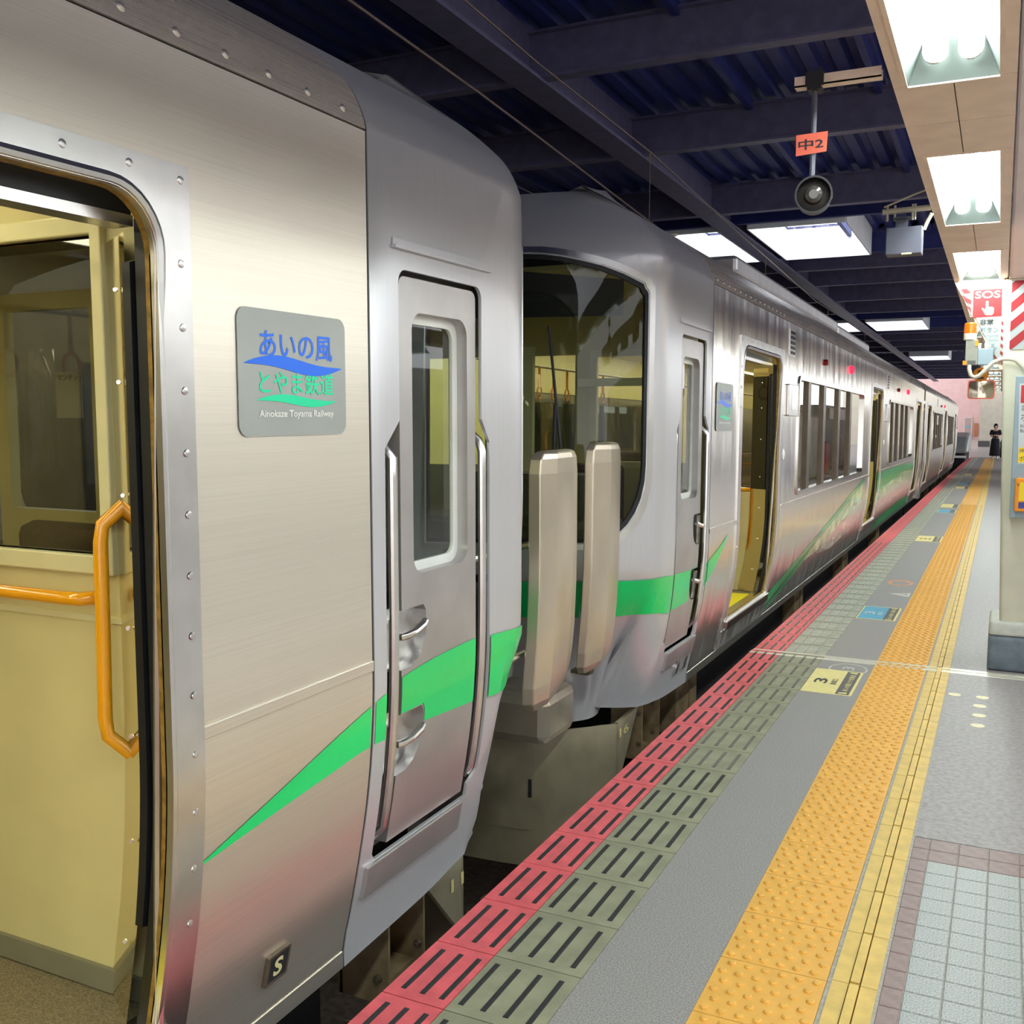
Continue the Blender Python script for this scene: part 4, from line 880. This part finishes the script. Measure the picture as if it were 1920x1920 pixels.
# ================================================================== PILLAR WITH ITS SIGNS
pil = thing('pillar', 'cream steel roof pillar on a grey plinth at the right edge', 'pillar', (0.25, 7.05, 0), seg2=True)
PYN = 6.87
def tapered(x0b, x1b, x0t, x1t, y0, y1, z0, z1):
    return [(x0b, y0, z0), (x1b, y0, z0), (x1b, y1, z0), (x0b, y1, z0), (x0t, y0, z1), (x1t, y0, z1), (x1t, y1, z1), (x0t, y1, z1)], [(0, 1, 5, 4), (1, 2, 6, 5), (2, 3, 7, 6), (3, 0, 4, 7), (0, 3, 2, 1), (4, 5, 6, 7)]
part('shaft', tapered(0.010, 0.50, -0.055, 0.50, PYN, 7.25, 0.27, 2.40), PILLAR, pil, bevel=0.02, smooth=True, bseg=3)
part('capital', box(-0.03, 0.55, 6.9, 7.3, 2.40, 4.3), BEIGE, pil, bevel=0.02)
part('plinth', box(-0.05, 0.56, 6.84, 7.3, 0.0, 0.22), PLINTH, pil, bevel=0.025, smooth=True, bseg=3)
part('plinth_top', tapered(-0.05, 0.56, -0.045, 0.555, 6.845, 7.3, 0.22, 0.31), PLINTHT, pil, bevel=0.02, smooth=True, bseg=3)
bk = thing('bracket', 'beige triangular haunch joining the pillar to the light soffit', 'bracket', (-0.2, 7.0, 1.9), seg2=True)
part('gusset', sheet([(-0.335, 2.413), (-0.05, 2.413), (-0.03, 1.86), (-0.055, 1.86)], (), flat('y', 6.96), 0, 0.10), BEIGE, bk)
# SOS board
so = thing('emergency_sign', 'red and white SOS board with pointing hand, tapering down beside the pillar', 'sign', (-0.16, 6.94, 1.9), seg2=True)
fs = flat('y', 6.95)
part('board', sheet([(-0.298, 2.368), (-0.044, 2.368), (-0.036, 1.895), (-0.062, 1.90)], (), fs, 0, 0.006), SIGNWD, so)
part('red_field', poly([(-0.222, 2.350), (-0.062, 2.352), (-0.058, 2.186), (-0.220, 2.182)], fs), SIGNRD, so)
part('sos_letters', text('SOS', fs, -0.212, 2.297, 0.142, 0.045, d=0.004, bold=0.02), SIGNWD, so)
hand = [(-0.150, 2.275), (-0.142, 2.283), (-0.134, 2.275), (-0.134, 2.245), (-0.112, 2.244), (-0.102, 2.236), (-0.103, 2.205), (-0.112, 2.194), (-0.140, 2.193), (-0.152, 2.200), (-0.172, 2.236), (-0.168, 2.241), (-0.150, 2.228)]
part('hand_mark', poly(hand, fs, 0.004), SIGNWD, so)
part('black_lettering', text('非常', fs, -0.178, 2.132, 0.075, 0.038, d=0.003, bold=0.02), SIGNK, so)
part('grey_lettering', text('ボタン', fs, -0.178, 2.085, 0.108, 0.038, d=0.003, bold=0.015), SIGNG, so)
part('english_lettering', join(text('Emergency', fs, -0.160, 2.058, 0.09, 0.018, d=0.003), text('Button', fs, -0.122, 2.033, 0.052, 0.014, d=0.003)), SIGNG, so)
part('arrow', poly([(-0.108, 2.018), (-0.092, 2.018), (-0.092, 1.995), (-0.074, 1.995), (-0.099, 1.968), (-0.124, 1.995), (-0.108, 1.995)], fs, 0.003), SIGNG, so)
for a, b in (((-0.292, 2.36), (-0.26, 2.36)), ((-0.292, 2.325), (-0.232, 2.29)), ((-0.262, 2.262), (-0.232, 2.240))):
    part('red_slash', poly([(a[0], a[1]), (b[0], b[1]), (-0.232, b[1] - 0.03) if b[0] > -0.24 else (-0.232, 2.335), (a[0] + 0.02, a[1] - 0.03)], fs, 0.003), SIGNRD, so)
for k in range(6):
    z = 2.155 - k * 0.045; part('red_slash', poly([(-0.057, z), (-0.041, z - 0.012), (-0.041, z - 0.032), (-0.057, z - 0.02)], fs, 0.003), SIGNRD, so)
part('red_slash', poly([(-0.098, 1.952), (-0.075, 1.935), (-0.05, 1.905), (-0.068, 1.905)], fs, 0.003), SIGNRD, so)
# striped board on the pillar face
sb2 = thing('striped_board', 'red and white diagonally striped warning board high on the pillar', 'sign', (0.2, 6.86, 1.97), seg2=True)
fb_ = flat('y', 6.862)
part('board', sheet([(-0.005, 1.975), (0.47, 1.975), (0.47, 2.388), (-0.012, 2.388)], (), fb_, 0, 0.006), SIGNWD, sb2)
for k in range(7):
    z = 1.85 + k * 0.115
    pts = [(-0.008, z), (0.46, z + 0.42), (0.46, z + 0.48), (-0.008, z + 0.06)]
    pts = [(max(-0.008, min(0.46, u)), v) for u, v in pts]
    # clip to the board
    def clip(p, lim, up):
        o = []
        for i in range(len(p)):
            a, b = p[i], p[(i + 1) % len(p)]; ia = (a[1] <= lim) if up else (a[1] >= lim); ib = (b[1] <= lim) if up else (b[1] >= lim)
            if ia: o.append(a)
            if ia != ib: q = (lim - a[1]) / (b[1] - a[1]); o.append((a[0] + (b[0] - a[0]) * q, lim))
        return o
    pts = clip(clip(pts, 2.385, True), 1.978, False)
    if len(pts) > 2: part('red_stripe', poly(pts, fb_, 0.002), SIGNRD, sb2)
# emergency cabinet
cab = thing('emergency_cabinet', 'blue grey emergency button cabinet with an orange box on the pillar', 'cabinet', (0.2, 6.8, 0.96), seg2=True)
fc = flat('y', 6.75)
part('case', box(0.036, 0.50, 6.752, 6.868, 0.962, 1.81), PANELG, cab, bevel=0.004)
part('notice', sheet([(0.068, 1.287), (0.45, 1.287), (0.45, 1.765), (0.056, 1.765)], (), fc, 0.0, 0.003), SIGNW, cab)
part('red_patch', poly([(0.066, 1.65), (0.40, 1.65), (0.40, 1.755), (0.066, 1.755)], fc), SIGNR, cab)
part('notice_text', join(text('非常', fc, 0.072, 1.595, 0.11, 0.045, d=0.002), text('ボタン', fc, 0.072, 1.545, 0.15, 0.045, d=0.002), text('Emergency', fc, 0.072, 1.50, 0.12, 0.022, d=0.002), text('Button', fc, 0.072, 1.475, 0.07, 0.02, d=0.002)), SIGNK, cab)
yl = part('yellow_label', poly([(0.068, 1.297), (0.44, 1.297), (0.44, 1.385), (0.068, 1.385)], fc), YELS, cab)
part('label_text', join(text('押してください', fc, 0.072, 1.352, 0.2, 0.026, d=0.003), text('ボタン', fc, 0.072, 1.305, 0.09, 0.03, d=0.003)), SIGNK, yl)
bb = part('button_box', box(0.058, 0.45, 6.70, 6.752, 1.005, 1.205), ORANGEB, cab, bevel=0.008)
f2 = flat('y', 6.70)
part('button_face', poly([(0.08, 1.07), (0.43, 1.07), (0.43, 1.18), (0.08, 1.18)], f2), YELS, bb)
part('blue_label', poly([(0.08, 1.025), (0.43, 1.025), (0.43, 1.062), (0.08, 1.062)], f2), mat('label_blue', rgb(58, 62, 140), 0.4), bb)
part('vee_mark', text('V', f2, 0.066, 1.155, 0.018, 0.022, d=0.003), SIGNK, bb)
# beacon
be = thing('warning_beacon', 'amber flashing beacon on a grey junction box beside the pillar', 'beacon', (-0.21, 6.86, 1.88), seg2=True)
part('lens', lathe([(0.037, 0), (0.037, 0.004), (0.035, 0.06), (0.030, 0.066), (0.01, 0.068)], (-0.227, 6.88, 2.078), n=20), AMBER, be, smooth=True)
part('collar', lathe([(0.038, 0), (0.038, 0.036), (0.036, 0.04)], (-0.227, 6.88, 2.04), n=20), CONDUIT, be, smooth=True)
part('box', box(-0.250, -0.180, 6.85, 6.93, 1.886, 2.04), mat('box_grey', rgb(150, 148, 138), 0.5), be, bevel=0.004)
part('side_box', box(-0.180, -0.092, 6.86, 6.94, 1.886, 1.985), PANELG, be, bevel=0.004)
part('tags', join(box(-0.262, -0.240, 6.845, 6.852, 1.886, 1.912), box(-0.196, -0.178, 6.845, 6.852, 2.0, 2.03)), ORANGEB, be)
part('nameplate', join(box(-0.236, -0.190, 6.846, 6.851, 1.890, 1.912)), STK_K, be)
solo('conduit', tube([(-0.224, 6.845, 1.884), (-0.224, 6.84, 1.858), (-0.214, 6.84, 1.822), (-0.192, 6.83, 1.808), (-0.165, 6.83, 1.818), (-0.13, 6.83, 1.856), (-0.09, 6.83, 1.898), (-0.05, 6.83, 1.916), (-0.01, 6.83, 1.918), (0.03, 6.83, 1.908), (0.07, 6.84, 1.868), (0.10, 6.85, 1.82)], 0.0125, 12), CONDUIT, 'cream flexible conduit looping from the beacon box to the pillar', 'pipe', (-0.224, 6.86, 1.88), seg2=True, smooth=True)
# round number sign and mirror further on
ns = thing('number_sign', 'round orange sign with a black 2 behind the looping conduit', 'sign', (-0.17, 7.6, 1.80), seg2=True)
fn_ = flat('y', 7.6)
part('disc', lathe([(0.048, 0), (0.048, 0.006)], (-0.172, 7.606, 1.862), (0, -1, 0), 24), ORANGEB, ns, smooth=True)
part('digit', text('2', fn_, -0.192, 1.833, 0.04, 0.058, d=0.003, bold=0.03), SIGNK, ns)
part('hanger', tube([(-0.172, 7.61, 1.90), (-0.172, 7.61, 2.45)], 0.006, 6), CONDUIT, ns)
mi = thing('platform_mirror', 'hanging conductor mirror with a red rim', 'mirror', (-0.245, 12, 1.81), seg2=True)
mo = rrect(-0.372, -0.108, 1.812, 2.012, 0.03)
part('rim', sheet(mo, [rrect(-0.36, -0.12, 1.824, 2.0, 0.025)], flat('y', 11.95), 0.01, 0.05), MIRF, mi)
part('glass', sheet(mo, (), lambda u, v, d: (u, 11.96 - d - 0.02 + 0.25 * ((u + 0.24) ** 2 + (v - 1.91) ** 2), v), 0, 0.004, ucuts=np.linspace(-0.36, -0.12, 9), vcuts=np.linspace(1.82, 2.0, 7)), GLASSMIR, mi, smooth=True)
part('arm', tube([(-0.24, 12.02, 1.91), (-0.24, 12.06, 2.45)], 0.015, 8), CONDUIT, mi)

# ================================================================== FLOOR STICKERS AND PAINT
def sticker(name, label, x0, x1, y0, y1, m, n, seg2=True, small=True, group=None):
    t = thing(name, label, 'floor sticker', ((x0 + x1) / 2, (y0 + y1) / 2, 0), seg2=seg2, group=group)
    f = flat('z', 0.0)
    part('cream_border', sheet(rrect(x0, x1, y0, y1, 0.012, 3), (), f, 0.0014, 0.0012), STK_Y, t)
    xm = x0 + (x1 - x0) * 0.68
    part('colour_field', poly([(x0 + 0.01, y0 + 0.015), (xm, y0 + 0.015), (xm, y1 - 0.015), (x0 + 0.01, y1 - 0.015)], f, 0.0018), m, t)
    part('grey_field', poly([(xm, y0 + 0.015), (x1 - 0.015, y0 + 0.015), (x1 - 0.015, y1 - 0.015), (xm, y1 - 0.015)], f, 0.0018), STK_K, t)
    if n:
        # lettering faces the train side: reading direction along +Y, top of the letters towards -X
        g = lambda u, v, d: (x1 - v, y0 + u, d)
        part('digit', text(n, g, (y1 - y0) * 0.38, (x1 - x0) * 0.60, (y1 - y0) * 0.2, (x1 - x0) * 0.27, d=0.0024, bold=0.02), SIGNK if m is STK_Y else SIGNW, t)
        part('door_mark', text('乗車口', g, (y1 - y0) * 0.36, (x1 - x0) * 0.40, (y1 - y0) * 0.24, (x1 - x0) * 0.13, d=0.0024, bold=0.02), SIGNK if m is STK_Y else SIGNW, t)
        part('operator_text', text('あいの風とやま鉄道', g, (y1 - y0) * 0.16, (x1 - x0) * 0.11, (y1 - y0) * 0.68, (x1 - x0) * 0.12, d=0.0024, bold=0.01), STK_Y, t)
        part('corner_mark', poly([(xm + 0.015, y0 + 0.03), (x1 - 0.03, y0 + 0.03), (x1 - 0.03, y0 + 0.065), (xm + 0.015, y0 + 0.05)], f, 0.0024), STK_Y, t)
        part('corner_mark', poly([(xm + 0.015, y1 - 0.05), (x1 - 0.03, y1 - 0.065), (x1 - 0.03, y1 - 0.03), (xm + 0.015, y1 - 0.03)], f, 0.0024), STK_Y, t)
    return t
sticker('floor_sticker', 'cream floor sticker numbered 3 just before the movement joint', -1.005, -0.725, 5.815, 6.385, STK_Y, '3', seg2=False)
sticker('floor_sticker', 'blue floor sticker numbered 3 just past the movement joint', -1.005, -0.712, 8.27, 8.89, STK_B, '3')
sticker('floor_sticker', 'first cream floor sticker past the faded orange mark', -1.005, -0.69, 14.38, 15.15, STK_Y, '2')
sticker('floor_sticker', 'blue floor sticker about halfway along the train', -1.003, -0.70, 19.48, 20.3, STK_B, None)
sticker('floor_sticker', 'cream floor sticker right behind the halfway blue one', -1.01, -0.70, 20.78, 21.8, STK_Y, None)
sticker('floor_sticker', 'cream floor sticker before the farthest blue one', -1.005, -0.70, 27.55, 28.6, STK_Y, None)
sticker('floor_sticker', 'farthest blue floor sticker near the last car', -1.003, -0.70, 29.78, 30.7, STK_B, None)
sticker('floor_sticker', 'farthest cream floor sticker near the last car', -1.02, -0.72, 35.5, 36.8, STK_Y, None)
fz = flat('z', 0.0)
solo('floor_marking', join(sheet([(-0.894, 9.66), (-0.709, 9.77), (-0.706, 9.53)], [[(-0.80, 9.665), (-0.73, 9.70), (-0.728, 9.62)]], fz, 0.001, 0.0008)), PAINTW, 'faded white triangle painted on the asphalt', 'floor marking', (-0.8, 9.65, 0), seg2=True)
ell = lambda cx, cy, a, b, a0=0, a1=360, n=20: [(cx + a * math.cos(math.radians(a0 + (a1 - a0) * i / n)), cy + b * math.sin(math.radians(a0 + (a1 - a0) * i / n))) for i in range(n)]
solo('floor_marking', sheet(ell(-0.845, 10.38, 0.12, 0.2), [ell(-0.845, 10.36, 0.085, 0.12)], fz, 0.001, 0.0008), PAINTO, 'faded orange ring painted on the asphalt', 'floor marking', (-0.84, 10.4, 0), seg2=True)
rg = thing('floor_marking', 'faded white ring with a 3 behind the near cream sticker', 'floor marking', (-0.82, 6.45, 0))
part('ring', sheet(ell(-0.825, 6.44, 0.115, 0.145), [ell(-0.825, 6.44, 0.105, 0.13)], fz, 0.0008, 0.0006), PAINTW, rg)
part('digit', text('3', lambda u, v, d: (-0.79 - v, 6.42 + u, d), 0, 0, 0.08, 0.07, d=0.001), PAINTW, rg)
for i, (x, y) in enumerate([(-0.205, 6.113), (-0.063, 6.115), (-0.072, 5.927), (-0.071, 5.737), (-0.073, 5.545)]):
    solo('floor_dot', lathe([(0.034, 0), (0.034, 0.0012)], (x, y, 0.0), n=24), PAINTC, ['leftmost cream dot on the asphalt, nearest the yellow guide strip', 'cream dot nearest the pillar in the column of four', 'second cream dot from the pillar in the column of four', 'third cream dot from the pillar in the column of four', 'cream dot nearest the tiles in the column of four'][i], 'floor marking', (x, y, 0), group='cream dots on the asphalt')

# ================================================================== FAR END
wf = thing('wall_far', 'pink station building wall closing the far end', None, (-2, 75, 0.8), seg2=True, kind='structure')
part('pink_wall', box(-12, -1.2, 75, 75.3, 0.5, 8), PINKW, wf)
part('cream_wall', box(-1.2, 6, 68, 75.3, 0.2, 8), CREAMW, wf)
part('wall_base', box(-1.25, -0.6, 67.9, 68, 0.2, 0.75), STK_K, wf)
d1 = thing('door_1', 'grey pink door in the far pink wall', None, (-2.0, 74.9, 0.85), seg2=True, kind='structure')
part('door_leaf', box(-2.24, -1.82, 74.93, 75, 0.85, 2.2), DOORG, d1)
part('door_notice', box(-2.12, -1.95, 74.91, 74.93, 1.55, 1.68), STK_B, d1)
part('door_frame', join(box(-2.28, -2.24, 74.92, 75, 0.85, 2.24), box(-1.82, -1.78, 74.92, 75, 0.85, 2.24), box(-2.28, -1.78, 74.92, 75, 2.2, 2.24)), SIGNW, d1)
solo('notice_board', box(-1.66, -1.42, 74.9, 75, 1.0, 1.85), WOODB, 'brown board leaning on the far pink wall', 'board', (-1.54, 74.95, 1.0), seg2=True)
wl = thing('wall_left', 'dim wall beyond the far track behind the train', None, (-11, 10, -1.2), kind='structure')
part('wall_panel', box(-11.2, -11, -14, 60, -1.5, 4.2), mat('dim_wall', rgb(92, 86, 78), 0.8, 0, 0.2, 2), wl)
part('wall_panel', box(-11.2, -1.5, -14.2, -14, -1.5, 6), mat('dim_wall', rgb(92, 86, 78), 0.8, 0, 0.2, 2), wl)
wr = thing('wall_right', 'pale wall along the other side of the platform', None, (6.5, 10, 0), kind='structure')
part('wall_panel', box(6.5, 6.6, -8, 40, 0.9, 2.4), CREAMW, wr)
part('wall_panel', box(6.48, 6.6, -8, 40, -0.5, 0.9), PLINTHT, wr)

# person waiting far down the platform
def skin_body(name, joints, bones, m, parent, sub=2):
    me = bpy.data.meshes.new(name); L = BASE[parent.name]
    me.from_pydata([tuple(Vector(j[0]) - L) for j in joints], bones, [])
    ob = bpy.data.objects.new(name, me); COL.objects.link(ob)
    md = ob.modifiers.new('skin', 'SKIN'); md.use_smooth_shade = True
    for i, j in enumerate(joints):
        r = j[1]; me.skin_vertices[0].data[i].radius = r if isinstance(r, tuple) else (r, r)
    me.skin_vertices[0].data[0].use_root = True
    s2 = ob.modifiers.new('sub', 'SUBSURF'); s2.levels = sub; s2.render_levels = sub
    me.materials.append(m); ob.parent = parent; return ob
PX, PY = -0.26, 57.0
def person():
    t = thing('person', 'person in black top and long black skirt with white shoes, looking at a phone', 'person', (PX, PY, 0), seg2=True)
    q = lambda x, y, z: (PX + x, PY + y, z)
    J = [(q(0, 0, 0.92), (0.15, 0.11)), (q(0, 0, 1.10), (0.135, 0.10)), (q(0, -0.01, 1.30), (0.165, 0.11)), (q(0, 0, 1.40), (0.12, 0.08)), (q(0, -0.02, 1.47), 0.05), (q(0, -0.03, 1.53), 0.06), (q(0, -0.045, 1.60), (0.082, 0.095)), (q(0, -0.03, 1.67), 0.06),
         (q(-0.17, 0, 1.38), 0.065), (q(-0.23, 0.0, 1.14), 0.048), (q(-0.17, -0.14, 1.10), 0.036), (q(-0.06, -0.25, 1.16), 0.028),
         (q(0.17, 0, 1.38), 0.065), (q(0.23, 0.0, 1.14), 0.048), (q(0.17, -0.14, 1.10), 0.036), (q(0.06, -0.25, 1.16), 0.028),
         (q(-0.09, 0, 0.75), 0.09), (q(-0.09, -0.01, 0.48), 0.06), (q(-0.09, 0.01, 0.10), 0.042), (q(-0.10, -0.08, 0.05), 0.035),
         (q(0.09, 0, 0.75), 0.09), (q(0.09, -0.01, 0.48), 0.06), (q(0.09, 0.01, 0.10), 0.042), (q(0.10, -0.08, 0.05), 0.035)]
    B = [(0, 1), (1, 2), (2, 3), (3, 4), (4, 5), (5, 6), (6, 7), (3, 8), (8, 9), (9, 10), (10, 11), (3, 12), (12, 13), (13, 14), (14, 15), (0, 16), (16, 17), (17, 18), (18, 19), (0, 20), (20, 21), (21, 22), (22, 23)]
    skin_body('body', J, B, SKIN, t)
    JT = [(q(0, 0, 0.98), (0.16, 0.12)), (q(0, 0, 1.12), (0.16, 0.12)), (q(0, -0.005, 1.30), (0.19, 0.13)), (q(0, 0, 1.41), (0.13, 0.09)), (q(-0.18, 0, 1.385), 0.085), (q(-0.235, 0.0, 1.17), 0.075), (q(0.18, 0, 1.385), 0.085), (q(0.235, 0.0, 1.17), 0.075)]
    skin_body('black_top', JT, [(0, 1), (1, 2), (2, 3), (3, 4), (4, 5), (3, 6), (6, 7)], CLOTH, t)
    part('long_skirt', ([tuple(Vector(q(r * math.cos(a) * 1.0, r * 0.8 * math.sin(a), z))) for z, r in ((1.02, 0.16), (0.9, 0.2), (0.5, 0.235), (0.12, 0.26)) for a in [2 * math.pi * k / 20 for k in range(20)]],
                         [(i * 20 + k, i * 20 + (k + 1) % 20, (i + 1) * 20 + (k + 1) % 20, (i + 1) * 20 + k) for i in range(3) for k in range(20)]), CLOTH, t, smooth=True)
    part('hair', lathe([(0.01, 0.13), (0.07, 0.115), (0.1, 0.06), (0.108, 0.0), (0.095, -0.07), (0.06, -0.13)], q(0, 0.005, 1.625), (0, 0.25, 1), 16), HAIR, t, smooth=True)
    for s in (-1, 1):
        part('shoe', lathe([(0.03, -0.1), (0.05, -0.07), (0.052, 0.02), (0.04, 0.1), (0.02, 0.13)], q(0.1 * s, -0.02, 0.045), (0, -1, -0.1), 12), SHOE, t, smooth=True)
        for k in range(4):
            part('finger', tube([q(0.055 * s, -0.25, 1.165 - k * 0.014), q(0.03 * s, -0.285, 1.17 - k * 0.014), q(0.012 * s, -0.275, 1.172 - k * 0.014)], 0.0085, 6), SKIN, t, smooth=True)
        part('thumb', tube([q(0.05 * s, -0.24, 1.18), q(0.03 * s, -0.25, 1.205), q(0.01 * s, -0.255, 1.21)], 0.009, 6), SKIN, t, smooth=True)
    solo('mobile_phone', box(PX - 0.030, PX + 0.030, PY - 0.272, PY - 0.264, 1.12, 1.25), BLACK, 'dark phone held by the person far down the platform', 'phone', (PX, PY - 0.27, 1.12), seg2=True, bevel=0.003)
person()
lg = thing('suitcase', 'dark luggage and seats edge just right of the standing person', 'luggage', (0.12, 55, 0), seg2=True)
part('case', box(-0.02, 0.3, 54.8, 55.1, 0.08, 0.75), DARK, lg, bevel=0.03)
part('handle', tube([(0.0, 55, 0.75), (0.16, 55.2, 1.25), (0.26, 55.25, 1.3)], 0.05, 8), DARK, lg, smooth=True)

# next train's nose peeping out past the last car
fn2 = thing('train_nose', 'pale sloping nose of another train just past the last car', 'train', (-3.0, 53, -0.2), seg2=True)
def wedge(pts, x0, x1):
    n = len(pts); return [(x0, y, z) for y, z in pts] + [(x1, y, z) for y, z in pts], [tuple(range(n)), tuple(range(2 * n - 1, n - 1, -1))] + [(i, (i + 1) % n, n + (i + 1) % n, n + i) for i in range(n)]
part('shell', wedge([(50.5, 0.35), (50.4, 0.5), (51.0, 0.75), (53, 1.1), (56, 1.3), (57, 1.3), (57, 0.35)], -4.3, -1.36), PLATEF, fn2, bevel=0.12)
part('headlamp', lathe([(0.09, 0), (0.08, 0.03)], (-1.55, 50.9, 0.62), (0, -1, 0.3), 12), WHITEP, fn2)
part('underframe', wedge([(50.6, -0.8), (50.6, 0.3), (57, 0.3), (57, -0.8)], -4.2, -1.45), DARK, fn2)
part('white_bar', box(-4.2, -1.40, 50.35, 50.45, 0.16, 0.26), WHITEP, fn2)
# machines on the platform right of the pillar, seen mirrored in the train windows
vm = thing('vending_machine', 'blue vending machine mirrored in the middle car windows', 'vending machine', (2.2, 27.6, 0), seg2=True)
BLUEM = mat('machine_blue', rgb(42, 84, 160), 0.35, 0, 0.04, 6)
part('cabinet', box(1.8, 2.6, 27, 28.1, 0.0, 1.83), BLUEM, vm, bevel=0.02)
part('display_window', box(1.79, 1.80, 27.1, 28.0, 0.95, 1.7), SIGNW, vm)
part('dispensing_slot', box(1.79, 1.80, 27.2, 27.8, 0.3, 0.5), BLACK, vm)
wc = thing('white_cabinet', 'white locker cabinet mirrored beside the blue machine in the windows', 'cabinet', (2.2, 30.5, 0), seg2=True)
part('cabinet', box(1.8, 2.6, 29.0, 32.0, 0.0, 1.9), CREAMW, wc, bevel=0.02)
for k in range(3): part('door', box(1.785, 1.80, 29.05 + k, 29.95 + k, 0.1, 1.8), SIGNW, wc)
rb = thing('red_bin', 'red litter bin mirrored at the far end of the windows', 'bin', (2.0, 34, 0), seg2=True)
part('body', box(1.8, 2.3, 33.6, 34.4, 0.0, 1.0), SIGNR, rb, bevel=0.03)
part('lid', box(1.78, 2.32, 33.58, 34.42, 1.0, 1.05), BLACK, rb, bevel=0.01)
gp = thing('dark_kiosk', 'dark kiosk front mirrored between the window bars', 'kiosk', (2.6, 40, 0), seg2=True)
part('front', box(2.4, 4.0, 37, 43, 0.0, 2.3), STK_K, gp, bevel=0.03)
part('sign', box(2.35, 2.40, 38, 42, 1.8, 2.2), SIGNW, gp)
